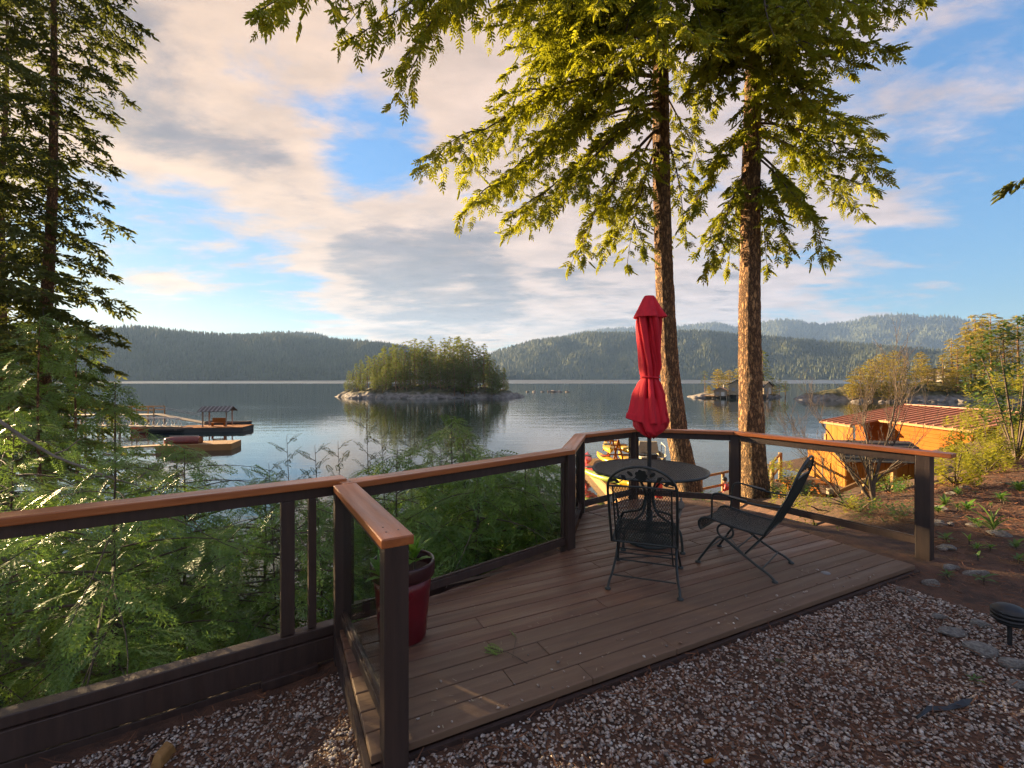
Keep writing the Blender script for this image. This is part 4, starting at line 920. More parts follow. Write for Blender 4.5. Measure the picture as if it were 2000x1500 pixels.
# distant trees: a few shapes, shared by all copies
def far_tree_mesh(kind, seed):
    random.seed(seed); out = []; wood = MB(); H_ = 10.0
    lean = random.uniform(-.3, .3)
    wood.tube([(0, 0, -.8), (lean * .3, 0, 3), (lean, 0, 7), (lean * .8, 0, 9.8)], [.17, .14, .08, .02], 6)
    if kind == 'fir': n, z0, rf = 46, .16, (lambda f: 1.75 * (1 - f) ** .7 + .15)
    elif kind == 'pine': n, z0, rf = 34, .42, (lambda f: 1.7 * math.sin(math.pi * min(1, .25 + (f - .42) * 1.25)) * random.uniform(.5, 1.2) + .2)
    elif kind == 'sparse': n, z0, rf = 22, .35, (lambda f: 1.5 * (1.05 - f) ** .5 * random.uniform(.4, 1.2) + .1)
    else: n, z0, rf = 60, .10, (lambda f: 3.0 * math.sin(math.pi * min(.97, f * .86 + .12)) ** .8)
    for k in range(n):
        f = z0 + (1 - z0) * (k + random.random()) / n; az = k * 2.4; r = rf(f); a = Vector((lean * f, 0, H_ * f)); bq = a + Vector((math.cos(az) * r, math.sin(az) * r, random.uniform(-.25, .12) * r + (.35 * r if kind == 'round' else 0)))
        wood.tube([a, a.lerp(bq, .6), bq], [.035, .02, .008], 4, cap=False); limb_sprays(curve(a, bq, 0, 4, .05), out, 5.0, .62, .28 if kind != 'round' else .1, .3, .7, .1)
    random.seed(seed + 99)
    P_ = np.array([tuple(o[0]) for o in out]); D_ = np.array([tuple(o[1]) for o in out]); S_ = np.array([o[2] for o in out])
    V, F, rn = scatter(FART[0], FART[1], frames(D_, roll=RNG.normal(0, .6, len(P_))), P_, S_)
    return wood, V, F, rn
seg = []
for i in range(4):
    for sg in (1, -1): seg.append(((.05 + i * .22, 0, 0), (.28 + i * .22, sg * .30 * (1 - i * .14), -.05), 1))
seg.append(((.7, 0, 0), (1.1, 0, -.05), 1)); FART = blades(seg, .075)
VAR = {}
for kd, sd in (('fir', 1), ('fir', 2), ('fir', 3), ('pine', 4), ('pine', 5), ('sparse', 6), ('round', 7), ('round', 8)):
    VAR.setdefault(kd, []).append(far_tree_mesh(kd, sd))
random.seed(21)
CACHE = {}
def far_tree(name, label, kind, loc, H_, mat, group, wid=1.0):
    i = random.randrange(len(VAR[kind])); key = (kind, i, mat)
    o = thing(name, label, 'tree', loc, random.uniform(0, 6.28), group, world=False); o.scale = (H_ / 10 * wid, H_ / 10 * wid, H_ / 10)
    if key not in CACHE:
        wd, V, F, rn = VAR[kind][i]; a = wd.build('trunk', 'bark', o); c = np_mesh('crown', V, F, mat, o, rnd=rn); CACHE[key] = (a.data, c.data)
    else:
        for nm, me in zip(('trunk', 'crown'), CACHE[key]): link(nm, me, None, o)
    return o
TOPS = [(672, 742), (690, 712), (706, 700), (722, 692), (745, 680), (780, 664), (840, 657), (885, 654), (915, 655), (940, 668), (960, 680), (975, 698), (990, 722), (998, 735)]
tx, ty = zip(*TOPS); n_i = 0
for k in range(135):
    px = 674 + (995 - 674) * ((k * .618034) % 1); fr = 1 if k % 3 == 0 else (.6 if k % 3 == 1 else 0)
    Y_ = 141.5 + random.uniform(0, 4) if k % 3 == 0 else random.uniform(146, 161)
    edge = min(1, (px - 672) / 60, (998 - px) / 40); Y_ = 152 + (Y_ - 152) * max(.15, min(1, edge))
    X_ = (px - 1000) / F_PX * Y_; g = isl(X_, Y_)
    if g < WATER_Z + .25: continue
    top = float(np.interp(px, tx, ty)) + (random.uniform(22, 62) if k % 3 == 0 else random.uniform(-3, 26)); zt = CAM_H - (top - HOR) / F_PX * Y_
    H_ = max(3.5, zt - g); low = k % 3 == 0 and random.random() < .5
    far_tree('island_tree', 'rounded low tree along the shore of the wooded island' if low else 'conifer among the trees of the wooded island', 'round' if low else random.choice(('fir', 'fir', 'fir', 'pine', 'sparse')), (X_, Y_, g - .2), H_ * (.8 if low else 1), 'island_needles', 'low trees of the wooded island' if low else 'conifers of the wooded island', .9 if low else random.uniform(.62, .98))
for lb, kd, px, top, Y_, wdt in (('lone crooked pine at the left end of the small islet', 'sparse', 1377, 722, 149, 1.3), ('golden rounded tree left of the islet boathouse', 'round', 1403, 720, 151, 1.0), ('second golden tree close behind the islet boathouse', 'round', 1424, 722, 152, 1.0), ('bushy tree hidden behind the second fir trunk on the islet', 'round', 1450, 705, 153, .8),
                             ('tall dark fir right of the islet boathouse', 'fir', 1491, 683, 150, 1.2), ('low wind bent pine on the islet shore', 'pine', 1508, 737, 149, 1.5), ('small umbrella pine second from the right end of the islet', 'pine', 1522, 739, 149, 1.0), ('smallest pine at the right end of the islet', 'pine', 1534, 743, 149, 1.2), ('dark shrubby tree low at the right end of the islet', 'round', 1512, 752, 147, 1.2), ('low scrub tree under the lone crooked pine', 'round', 1385, 752, 147, 1.2)):
    X_ = (px - 1000) / F_PX * Y_; g = ilt(X_, Y_); zt = CAM_H - (top - HOR) / F_PX * Y_; far_tree('islet_tree', lb, kd, (X_, Y_, g - .2), max(1.8, zt - g), 'promontory_needles' if kd == 'round' else 'island_needles', 'trees on the small islet', wdt)
PT = [('round', 1680, 716, 124, 1.2), ('round', 1700, 700, 126, .9), ('round', 1722, 690, 128, .9), ('round', 1745, 684, 131, .9), ('fir', 1768, 694, 130, 1.1), ('round', 1800, 686, 136, .8), ('round', 1788, 716, 126, 1.0), ('round', 1822, 742, 124, 1.2), ('fir', 1862, 660, 132, 1.3), ('fir', 1884, 640, 134, 1.2), ('pine', 1904, 612, 131, 1.1), ('fir', 1918, 622, 128, 1.1), ('pine', 1938, 610, 133, 1.2), ('fir', 1962, 622, 130, 1.2), ('pine', 1990, 615, 134, 1.2),
      ('round', 1850, 735, 123, 1.3), ('round', 1885, 742, 123, 1.2), ('round', 1915, 735, 122, 1.2), ('fir', 1945, 690, 124, 1.0), ('fir', 1978, 680, 124, 1.2), ('round', 1955, 745, 121, 1.2), ('fir', 2030, 620, 130, 1.2), ('round', 1735, 738, 122, 1.1), ('round', 1705, 735, 122, 1.0), ('fir', 2080, 630, 128, 1.2), ('round', 1995, 740, 121, 1.3), ('fir', 1842, 690, 128, 1.2), ('round', 1812, 712, 129, 1.0), ('fir', 1872, 672, 127, 1.2), ('fir', 1897, 650, 126, 1.1), ('round', 1665, 738, 124, 1.0), ('pine', 1922, 640, 126, 1.1), ('round', 1758, 722, 123, 1.1), ('round', 1868, 722, 123, 1.1)]
PLB = {'round': 'golden rounded tree on the wooded point', 'fir': 'spreading fir on the wooded point', 'pine': 'tall thin trunked pine on the wooded point'}
for kd, px, top, Y_, wdt in PT:
    X_ = (px - 1000) / F_PX * Y_; g = max(WATER_Z, prm(X_, Y_)); zt = CAM_H - (top - HOR) / F_PX * Y_
    far_tree('point_tree', PLB[kd], kd, (X_, Y_, g - .2), max(3, zt - g), 'promontory_needles', {'round': 'rounded trees on the wooded point', 'fir': 'firs on the wooded point', 'pine': 'pines on the wooded point'}[kd], wdt)
# boulders
def rockmesh(seed, sub=2):
    import bmesh
    bm = bmesh.new(); bmesh.ops.create_icosphere(bm, subdivisions=sub, radius=1)
    rd = random.Random(seed); pl = [(Vector((rd.gauss(0, 1), rd.gauss(0, 1), rd.gauss(0, 1))).normalized(), rd.uniform(.55, .85)) for _ in range(9)]
    for v in bm.verts:
        for n_, d in pl:
            e = v.co.dot(n_) - d
            if e > 0: v.co -= n_ * e * .9
        v.co *= 1 + .06 * (rd.random() - .5)
    me = bpy.data.meshes.new('rock'); bm.to_mesh(me); bm.free(); me.materials.append(MATS['rock' if seed < 50 else 'shore_rock']); return me
RK = [rockmesh(s_, 3) for s_ in range(5)]; SR = [rockmesh(60 + s_) for s_ in range(4)]
def boulder(label, loc, size, group=None, me=None, rz=None):
    o = link('boulder', random.choice(RK) if me is None else me, None); o.location = loc; o.scale = size; o.rotation_euler = (random.uniform(-.2, .2), random.uniform(-.2, .2), random.uniform(0, 6.28) if rz is None else rz)
    return tag(o, label, 'rock', group)
for k in range(30):
    px = random.uniform(690, 900); Y_ = 139.2 + abs(px - 820) * .012 + random.uniform(-.2, 1.2); s_ = random.uniform(.5, 1.7)
    boulder('pale boulder along the front shore of the wooded island', ((px - 1000) / F_PX * Y_, Y_, WATER_Z + .1), (s_ * 1.5, s_, s_ * .75), 'boulders of the wooded island', random.choice(SR))
for k in range(22):
    px = random.uniform(1660, 1935); Y_ = 119.5 + random.uniform(-.5, 1.0); s_ = random.uniform(.4, 1.3)
    boulder('pale boulder along the shore of the wooded point', ((px - 1000) / F_PX * Y_, Y_, WATER_Z + .1), (s_ * 1.6, s_, s_ * .7), 'boulders of the wooded point', random.choice(SR))
for k in range(12):
    px = random.choice((random.uniform(1358, 1400), random.uniform(1488, 1535))); Y_ = 142.5 + random.uniform(-.4, .8); s_ = random.uniform(.4, .9)
    boulder('pale boulder on the shore of the small islet', ((px - 1000) / F_PX * Y_, Y_, WATER_Z + .1), (s_ * 1.6, s_, s_ * .7), 'boulders of the small islet', random.choice(SR))
for px, s_ in ((1030, .7), (1043, 1.0), (1060, .6), (1075, .8), (1083, 1.1), (1095, .8), (1108, .6)):
    Y_ = 205; boulder('dark low rock in the row right of the wooded island', ((px - 1000) / F_PX * Y_, Y_, WATER_Z + .1), (s_ * 2, s_, s_ * .6), 'row of rocks beside the wooded island', random.choice(SR))

# ------------------------------------------------------------------ buildings
def plank_wall(parent, A, B, z0, z1, n, mat, vertical=True, name='plank', th=.03, ztop=None):
    A, B = Vector((A[0], A[1], 0)), Vector((B[0], B[1], 0)); d = (B - A); L_ = d.length; d.normalize()
    if vertical:
        for i in range(n):
            a, b = A + d * (L_ * i / n + .004), A + d * (L_ * (i + 1) / n - .004); zt = z1 if ztop is None else min(ztop(i / n), ztop((i + 1) / n))
            mb = MB(); nn = Vector((d.y, -d.x, 0)) * th / 2 * (1 + .3 * (i % 2))
            za = z1 if ztop is None else ztop(i / n); zb_ = z1 if ztop is None else ztop((i + 1) / n)
            mb.hexa([a + nn + Vector((0, 0, z0)), b + nn + Vector((0, 0, z0)), b - nn + Vector((0, 0, z0)), a - nn + Vector((0, 0, z0)), a + nn + Vector((0, 0, za)), b + nn + Vector((0, 0, zb_)), b - nn + Vector((0, 0, zb_)), a - nn + Vector((0, 0, za))])
            mb.build(name, mat, parent, rnd=random.random())
    else:
        for i in range(n):
            za, zb_ = z0 + (z1 - z0) * i / n, z0 + (z1 - z0) * (i + 1) / n - .008
            MB().bar(A + Vector((0, 0, (za + zb_) / 2)), B + Vector((0, 0, (za + zb_) / 2)), th * (1 + .4 * (i % 2)), zb_ - za).build(name, mat, parent, rnd=random.random())
bh = thing('boathouse', 'orange stained boathouse with red brown ribbed metal roof', 'boathouse', (21, 23, WATER_Z))
x0, x1, ya, yb_, ze, zr = 19.3, 22.4, 19.6, 26.3, -.60, -.02
plank_wall(bh, (x0, ya), (x0, yb_), -3.4, ze - .02, 14, 'stained_wall', False, 'siding_board')
plank_wall(bh, (x0, ya), (x1 + 3, ya), -3.4, ze - .02, 14, 'stained_wall', False, 'siding_board')
plank_wall(bh, (x0, yb_), (x1 + 3, yb_), -3.4, ze - .02, 14, 'stained_wall', False, 'siding_board')
MB().add([(x0, ya, ze), (x1, ya, zr - .06), (x1 + 3, ya, ze)], [(0, 1, 2)]).build('gable', 'stained_wall', bh)
sl_ = (zr - ze) / (x1 - x0)
def roofz(x): return zr - abs(x - x1) * sl_ + .03
ex = x0 - .28
rf = MB().hexa([(ex, ya - .3, roofz(ex) - .03), (x1, ya - .3, zr), (x1, yb_ + .3, zr), (ex, yb_ + .3, roofz(ex) - .03), (ex, ya - .3, roofz(ex)), (x1, ya - .3, zr + .03), (x1, yb_ + .3, zr + .03), (ex, yb_ + .3, roofz(ex))]).build('roof', 'metal_roof', bh)
MB().hexa([(x1, ya - .3, zr), (x1 + 3.3, ya - .3, roofz(x1 + 3.3) - .03), (x1 + 3.3, yb_ + .3, roofz(x1 + 3.3) - .03), (x1, yb_ + .3, zr), (x1, ya - .3, zr + .03), (x1 + 3.3, ya - .3, roofz(x1 + 3.3)), (x1 + 3.3, yb_ + .3, roofz(x1 + 3.3)), (x1, yb_ + .3, zr + .03)]).build('roof', 'metal_roof', bh)
lx = x0 - 1.75; ly = 24.2
MB().hexa([(lx, ly, roofz(lx) - .03), (ex, ly, roofz(ex) - .03), (ex, yb_ + .3, roofz(ex) - .03), (lx, yb_ + .3, roofz(lx) - .03), (lx, ly, roofz(lx)), (ex, ly, roofz(ex)), (ex, yb_ + .3, roofz(ex)), (lx, yb_ + .3, roofz(lx))]).build('porch_roof', 'metal_roof', bh)
for i in range(17):
    y = ya - .28 + (yb_ - ya + .56) * i / 16; xe = lx if y > ly + .05 else ex
    MB().hexa([(xe, y - .02, roofz(xe)), (x1, y - .02, zr + .03), (x1, y + .02, zr + .03), (xe, y + .02, roofz(xe)), (xe, y - .02, roofz(xe) + .055), (x1, y - .02, zr + .085), (x1, y + .02, zr + .085), (xe, y + .02, roofz(xe) + .055)]).build('roof_rib', 'metal_roof', bh)
MB().bar((x1, ya - .32, zr + .07), (x1, yb_ + .32, zr + .07), .22, .05).build('ridge_cap', 'metal_roof', bh)
MB().bar((ex - .05, ya - .3, roofz(ex) - .05), (ex - .05, ly, roofz(ex) - .05), .11, .10).build('gutter', 'yellow_wood', bh)
MB().bar((lx - .05, ly, roofz(lx) - .05), (lx - .05, yb_ + .3, roofz(lx) - .05), .11, .10).build('gutter', 'yellow_wood', bh)
MB().tube(smooth_path([(ex - .05, ya + .05, roofz(ex) - .1), (ex - .03, ya + .05, roofz(ex) - .22), (x0 - .07, ya + .02, roofz(ex) - .42), (x0 - .07, ya + .02, -3)], 4), .045, 8).build('downpipe', 'metal_roof', bh)
for y in (ly + .1, yb_ + .1): MB().box((lx + .15, y, (roofz(lx) - 3.8) / 2 - .3), (.14, .14, roofz(lx) + 3.0)).build('porch_post', 'yellow_wood', bh)
plank_wall(bh, (lx + .15, ly + .1), (lx + .15, yb_ + .1), -3.2, roofz(lx) - .15, 9, 'cedar_wall', True, 'shingle_board')
for x, y in ((x0, ya), (x0, yb_), (x1 + 3, ya), (x1 + 3, yb_)): MB().tube([(x, y, -7), (x, y, -3.3)], .14, 8).build('pile', 'grey_wood', bh)
sh = thing('shed', 'small cedar plank shed with shingle roof, gable end lit by the sun', 'shed', (12, 15.8, -2.85))
C0, C1 = Vector((10.4, 14.6)), Vector((10.72, 16.95)); e_ = Vector((.99, -.135)); C2, C3 = C0 + e_ * 2.4, C1 + e_ * 2.4
gz = lambda f: -1.0 + .42 * (1 - abs(f - .5) * 2)
plank_wall(sh, C0, C1, -2.9, -1, 15, 'cedar_wall', True, 'plank', ztop=gz)
plank_wall(sh, C0, C2, -2.9, -1.0, 15, 'cedar_wall', True, 'plank'); plank_wall(sh, C2, C3, -2.9, -1, 15, 'cedar_wall', True, 'plank', ztop=gz); plank_wall(sh, C3, C1, -2.9, -1, 15, 'cedar_wall', True, 'plank')
M0, M1 = (C0 + C1) / 2 - e_ * .15, (C2 + C3) / 2 + e_ * .15; nrm = (C0 - C1).normalized()
for sd, c0, c1 in ((1, C0, C2), (-1, C1, C3)):
    a, b_ = c0 - e_ * .15 + nrm * .18 * sd, c1 + e_ * .15 + nrm * .18 * sd
    for i in range(6):
        f0, f1 = i / 6, (i + 1.12) / 6
        q = [a.lerp(M0, f0), b_.lerp(M1, f0), b_.lerp(M1, min(1, f1)), a.lerp(M0, min(1, f1))]; zf_ = lambda f, up: -1.07 + .52 * f + up
        MB().hexa([(*q[0], zf_(f0, .02)), (*q[1], zf_(f0, .02)), (*q[2], zf_(min(1, f1), .0)), (*q[3], zf_(min(1, f1), .0)), (*q[0], zf_(f0, .05)), (*q[1], zf_(f0, .05)), (*q[2], zf_(min(1, f1), .015)), (*q[3], zf_(min(1, f1), .015))]).build('shingle_course', 'shingle', sh)
dn = Vector((-.99, .135)); dq = [C0.lerp(C1, f) + dn * .035 for f in (.34, .72)]
MB().bar((*dq[0], -2.05), (*dq[1], -2.05), .03, 1.6).build('door', 'cedar_wall', sh)
MB().bar((*(C0.lerp(C1, .53) + dn * .055), -2.85), (*(C0.lerp(C1, .53) + dn * .055), -1.15), .05, .03, (1, 0, 0)).build('door_trim', 'twig', sh)
# walk, fence and bench in front of the shed
bw = thing('boardwalk', 'sunlit plank landing in front of the shed', 'boardwalk', (8.4, 13, -2.6))
for i in range(22): MB().box((7.9 + .0 * i, 11.3 + i * .16, -2.35), (3.6, .15, .04), .12).build('plank', 'yellow_wood', bw, rnd=random.random())
def fence(label, pts, h, rails, mat):
    o = thing('wooden_fence', label, 'fence', pts[0])
    for p in pts: MB().box((p[0], p[1], p[2] + h / 2 - .15), (.10, .10, h + .3)).build('post', mat, o, bevel=.004, rnd=random.random())
    for p, q in zip(pts, pts[1:]):
        for f in rails: MB().bar(Vector(p) + Vector((0, 0, h * f)), Vector(q) + Vector((0, 0, h * f)), .04, .09).build('rail', mat, o, rnd=random.random())
fence('short yellow fence between the bare shrub and the shed', [tuple(at(1621, 1024, 9.6)), tuple(at(1690, 990, 10.4)), tuple(at(1745, 965, 11.2))], .62, (.95, .45), 'yellow_wood')
fence('grey post fence below the laurel', [tuple(at(1570, 1025, 9.4)), tuple(at(1621, 1040, 9.6))], .9, (.55,), 'grey_wood')
fence('stair rail beside the second fir trunk', [tuple(at(1497, 985, 13.5)), tuple(at(1508, 960, 15.0)), tuple(at(1524, 935, 17))], .95, (.95, .5), 'yellow_wood')
fence('yellow dock rail between the two fir trunks', [tuple(at(1369, 985, 18)), tuple(at(1412, 975, 18.6)), tuple(at(1445, 965, 19.4))], 1.05, (1.0, .55), 'yellow_wood')
ld_ = thing('landing', 'yellow plank landing at the water between the fir trunks', 'dock', (7.9, 20, -4.2))
for i in range(14): MB().box((8.1 + i * .13, 19.6 + i * .02, -4.12), (.12, 3.4, .05)).build('plank', 'yellow_wood', ld_, rnd=random.random())
for x in (7.9, 9.9): MB().tube([(x, 20.8, -6.5), (x, 20.8, -3.6)], .11, 8).build('pile', 'grey_wood', ld_)
bn = thing('bench', 'red brown picnic bench by the shed door', 'bench', at(1570, 985, 13.2)); q = at(1566, 985, 13.2)
for dz, dy, w_ in ((.62, 0, .5), (.36, -.45, .22), (.36, .45, .22)): MB().box((q.x, q.y + dy, q.z + dz), (1.2, w_, .05)).build('plank', 'stained_wall', bn)
for sx_ in (-.4, .4): MB().bar((q.x + sx_, q.y - .5, q.z), (q.x + sx_, q.y + .1, q.z + .62), .06, .08).bar((q.x + sx_, q.y + .5, q.z), (q.x + sx_, q.y - .1, q.z + .62), .06, .08).build('leg', 'stained_wall', bn)
# islet boathouse and the house on the point
def cottage(name, label, c, w_, d_, h, roofh, wall, roof, rz, cat, piles=False):
    o = thing(name, label, cat, c, rz, world=False)
    for nm, cc, sz in (('wall', (0, -d_ / 2, h / 2), (w_, .15, h)), ('wall', (0, d_ / 2, h / 2), (w_, .15, h)), ('wall', (-w_ / 2 + .08, 0, h / 2), (.15, d_ - .16, h)), ('wall', (w_ / 2 - .08, 0, h / 2), (.15, d_ - .16, h))): MB().box(cc, sz).build(nm, wall, o)
    for sg in (1, -1):
        e = w_ / 2 + .5; MB().hexa([(sg * e, -d_ / 2 - .5, h - .12), (0, -d_ / 2 - .5, h + roofh), (0, d_ / 2 + .5, h + roofh), (sg * e, d_ / 2 + .5, h - .12), (sg * e, -d_ / 2 - .5, h + .06), (0, -d_ / 2 - .5, h + roofh + .18), (0, d_ / 2 + .5, h + roofh + .18), (sg * e, d_ / 2 + .5, h + .06)]).build('roof', roof, o)
    MB().add([(-w_ / 2, -d_ / 2 - .05, h), (w_ / 2, -d_ / 2 - .05, h), (0, -d_ / 2 - .05, h + roofh)], [(0, 1, 2)]).build('gable', wall, o)
    MB().box((-w_ * .22, -d_ / 2 - .1, h * .55), (w_ * .2, .08, h * .36)).build('window', 'grey_paint', o); MB().box((w_ * .2, -d_ / 2 - .1, h * .42), (w_ * .26, .08, h * .82)).build('door', 'white_paint', o)
    MB().box((-w_ / 2 - .02, 0, h * .55), (.1, d_ * .3, h * .34)).build('window', 'grey_paint', o)
    if piles:
        for x in (-w_ / 2, 0, w_ / 2):
            for y in (-d_ / 2, d_ / 2): MB().tube([(x, y, -2.5), (x, y, 0)], .16, 7).build('pile', 'grey_wood', o)
        MB().box((-w_ * .9, -d_ * .2, -.1), (w_ * .9, d_ * .9, .18)).build('dock', 'yellow_wood', o)
    MB().tube([(w_ * .2, d_ * .2, h), (w_ * .2, d_ * .2, h + roofh + .9)], .12, 7).build('chimney', 'white_paint', o)
q = at(1440, 775, 141.5); cottage('boathouse', 'pale boathouse on piles at the edge of the small islet', (q.x, q.y, WATER_Z + 1.1), 4.4, 5, 2.9, 1.5, 'cream_paint', 'shingle', R(-28), 'boathouse', True)
q = at(1408, 775, 142.5); cottage('boat_shelter', 'low brown roofed shelter left of the islet boathouse', (q.x, q.y, WATER_Z + .7), 3.4, 4, 1.5, 1.0, 'grey_wood', 'metal_roof', R(-28), 'shelter', True)
q = at(1487, 772, 143); cottage('cabin', 'small cabin just right of the second fir trunk on the islet', (q.x, q.y, WATER_Z + 1.2), 4, 4, 2.4, 1.4, 'cream_paint', 'shingle', R(30), 'cabin')
q = at(1832, 742, 136); cottage('house', 'low roofed house among the trees of the wooded point', (q.x, q.y, max(prm(q.x, q.y), WATER_Z + 4)), 6.5, 5.5, 2.2, 1.6, 'grey_wood', 'shingle', R(-55), 'house')
nb = thing('nest_box', 'pale box on a pole at the shore of the wooded point', 'box', at(1772, 775, 121)); q = at(1772, 775, 121)
MB().tube([(q.x, q.y, WATER_Z - 1), (q.x, q.y, WATER_Z + 5)], .13, 7).build('pole', 'grey_wood', nb); MB().box((q.x, q.y, WATER_Z + 2.6), (.9, .9, 1.0)).build('box', 'cream_paint', nb); MB().box((q.x, q.y, WATER_Z + 5.2), (.8, .8, 1.3)).build('box', 'cream_paint', nb)

# ------------------------------------------------------------------ docks and boats
def hull(L_, B_, D_, n=14, tip=1.0, stern=.55):
    """open hull, bow towards +x"""
    V = []; F = []; m_ = 9
    for i in range(n + 1):
        f = i / n; wd = B_ / 2 * (math.sin(math.pi * min(.5, (1 - f) * .62 + .0)) ** .7 if f > .35 else stern + (1 - stern) * math.sin(math.pi / 2 * f / .35)); wd = max(wd, .02) if f < 1 else .015
        sheer = .12 * D_ * (2 * f - 1) ** 2
        for j in range(m_):
            a = math.pi * j / (m_ - 1); V.append((-L_ / 2 + L_ * f, -wd * math.cos(a), D_ + sheer - (D_ + sheer * .2) * math.sin(a) ** .7 * (1 - .25 * f ** 6)))
    for i in range(n):
        for j in range(m_ - 1): F.append((i * m_ + j, i * m_ + j + 1, (i + 1) * m_ + j + 1, (i + 1) * m_ + j))
    F.append(tuple(range(m_)))
    return V, F
def boat(name, label, loc, rz, L_, B_, D_, mat, inner, flip=False, kayak=False, tilt=0, group=None):
    o = thing(name, label, 'kayak' if kayak else 'boat', loc, rz, group, world=False)
    V, F = hull(L_, B_, D_, stern=.12 if kayak else .7)
    if flip: V = [(x, y, D_ * 1.1 - z) for x, y, z in V]; F = [f[::-1] for f in F]
    h = MB().add(V, F, True).build('hull', mat, o); sd = h.modifiers.new('shell', 'SOLIDIFY'); sd.thickness = .03
    n = 15; tops = []
    if not flip:
        rimp = [V[i * 9] for i in range(n)] + [V[i * 9 + 8] for i in range(n - 1, -1, -1)]
        if kayak:
            dk = MB(); k = n
            for i in range(n - 1): a, b_, c, d = V[i * 9], V[i * 9 + 8], V[(i + 1) * 9 + 8], V[(i + 1) * 9]; up = lambda p: (p[0], p[1], p[2] + .002); mid = lambda p, q_: ((p[0] + q_[0]) / 2, 0, p[2] + .07); dk.add([up(a), mid(a, b_), up(b_), up(c), mid(d, c), up(d)], [(0, 5, 4, 1), (1, 4, 3, 2)], True)
            dk.build('deck', mat, o); MB().lathe([(.30, D_ + .05), (.31, D_ + .085), (.27, D_ + .085), (.25, D_ + .03)], 20).build('coaming', 'dark_paint', o); MB().lathe([(.0, D_ + .078), (.26, D_ + .078)], 20).build('cockpit', inner, o)
        else:
            MB().tube(rimp, .035, 6, True).build('gunwale', inner, o)
            for f in (-.2, .15): MB().box((L_ * f, 0, D_ * .72), (.22, B_ * .86, .04)).build('thwart', inner, o)
    else: MB().bar((-L_ * .45, 0, D_ * 1.12), (L_ * .35, 0, D_ * 1.12), .05, .06).build('keel', inner, o)
    return o
def float_dock(name, label, c, sx_, sy_, rz, mat, n, h=.35, skirt='grey_wood'):
    o = thing(name, label, 'dock', (c[0], c[1], WATER_Z), rz, world=False)
    for i in range(n): MB().box((-sx_ / 2 + sx_ * (i + .5) / n, 0, h), (sx_ / n - .02, sy_, .06)).build('plank', mat, o, rnd=random.random())
    for y in (-sy_ / 2 + .06, sy_ / 2 - .06): MB().box((0, y, h / 2 - .05), (sx_, .16, h + .04)).build('float_beam', skirt, o)
    for x in (-sx_ / 2 + .08, sx_ / 2 - .08): MB().box((x, 0, h / 2 - .05), (.14, sy_ - .36, h + .04)).build('float_beam', skirt, o)
    return o
q1, q2 = at(345, 842, 54), at(465, 832, 55.5)
float_dock('floating_dock', 'long floating dock carrying the striped canopy', (-34.6, 54.6), 7.2, 3.2, R(9), 'stained_wall', 36, .5, 'dark_paint')
cp = thing('dock_canopy', 'striped dark roof on posts standing on the floating dock', 'canopy', (-34.3, 54.6, WATER_Z + .5), R(9), world=False)
for x in (-1.25, 1.25):
    for y in (-.8, .8): MB().box((x, y, .95), (.11, .11, 1.9)).build('post', 'grey_wood', cp)
for sg in (1, -1):
    MB().hexa([(-1.7, sg * 1.2, 1.75), (1.7, sg * 1.2, 1.75), (1.7, 0, 2.3), (-1.7, 0, 2.3), (-1.7, sg * 1.2, 1.8), (1.7, sg * 1.2, 1.8), (1.7, 0, 2.35), (-1.7, 0, 2.35)]).build('roof', 'dark_paint', cp)
    for i in range(8): x = -1.55 + i * .43; MB().hexa([(x, sg * 1.21, 1.805), (x + .16, sg * 1.21, 1.805), (x + .16, 0, 2.355), (x, 0, 2.355), (x, sg * 1.21, 1.82), (x + .16, sg * 1.21, 1.82), (x + .16, 0, 2.37), (x, 0, 2.37)]).build('roof_stripe', 'grey_paint', cp)
bt = thing('dock_bench', 'red brown bench under the striped canopy', 'bench', (-34.0, 54.3, WATER_Z + .53), R(9), world=False)
MB().box((0, 0, .42), (1.5, .45, .06)).build('seat', 'stained_wall', bt); MB().box((0, .24, .72), (1.5, .06, .5)).build('backrest', 'stained_wall', bt)
for x in (-.65, .65): MB().box((x, 0, .2), (.08, .4, .4)).build('leg', 'stained_wall', bt)
boat('rowing_boat', 'dark boat moored behind the striped canopy', (-34.6, 57.4, WATER_Z - .05), R(5), 5.2, 1.9, .8, 'dark_paint', 'grey_wood')
boat('rowing_boat', 'dark boat moored at the dock end of the gangway', (-38.2, 52.6, WATER_Z - .05), R(12), 4.2, 1.5, .55, 'dark_paint', 'grey_wood')
boat('rowing_boat', 'red rowing boat behind the white truss gangway', (-40.6, 53.4, WATER_Z - .02), R(10), 4.6, 1.5, .6, 'red_plastic', 'cream_paint')
gw = thing('gangway', 'white truss gangway leading to the floating dock', 'gangway', (-41, 51.6, WATER_Z)); ga, gb = Vector((-44.5, 50.6, WATER_Z + 1.0)), Vector((-37.6, 53.2, WATER_Z + .6))
MB().bar(ga, gb, 1.1, .08).build('walkway', 'grey_wood', gw)
for off in (-.55, .55):
    n_ = Vector((-(gb - ga).y, (gb - ga).x, 0)).normalized() * off; mb = MB(); up = Vector((0, 0, .95))
    mb.tube([ga + n_ + up, gb + n_ + up], .045, 6); N = 9
    for i in range(N): f0, f1, f2 = i / N, (i + .5) / N, (i + 1) / N; mb.tube([ga.lerp(gb, f0) + n_, ga.lerp(gb, f1) + n_ + up, ga.lerp(gb, f2) + n_], .035, 5)
    mb.build('truss', 'white_paint', gw)
pr = thing('pier', 'high timber pier on piles with a railing', 'pier', (-47, 58.5, WATER_Z)); pa, pb = Vector((-60, 57.5, WATER_Z + 1.55)), Vector((-44.2, 58.7, WATER_Z + 1.55)); n_ = Vector((0, 1, 0))
for i in range(40): c = pa.lerp(pb, (i + .5) / 40); MB().box(c, (.38, 2.0, .08), .075).build('plank', 'grey_wood', pr)
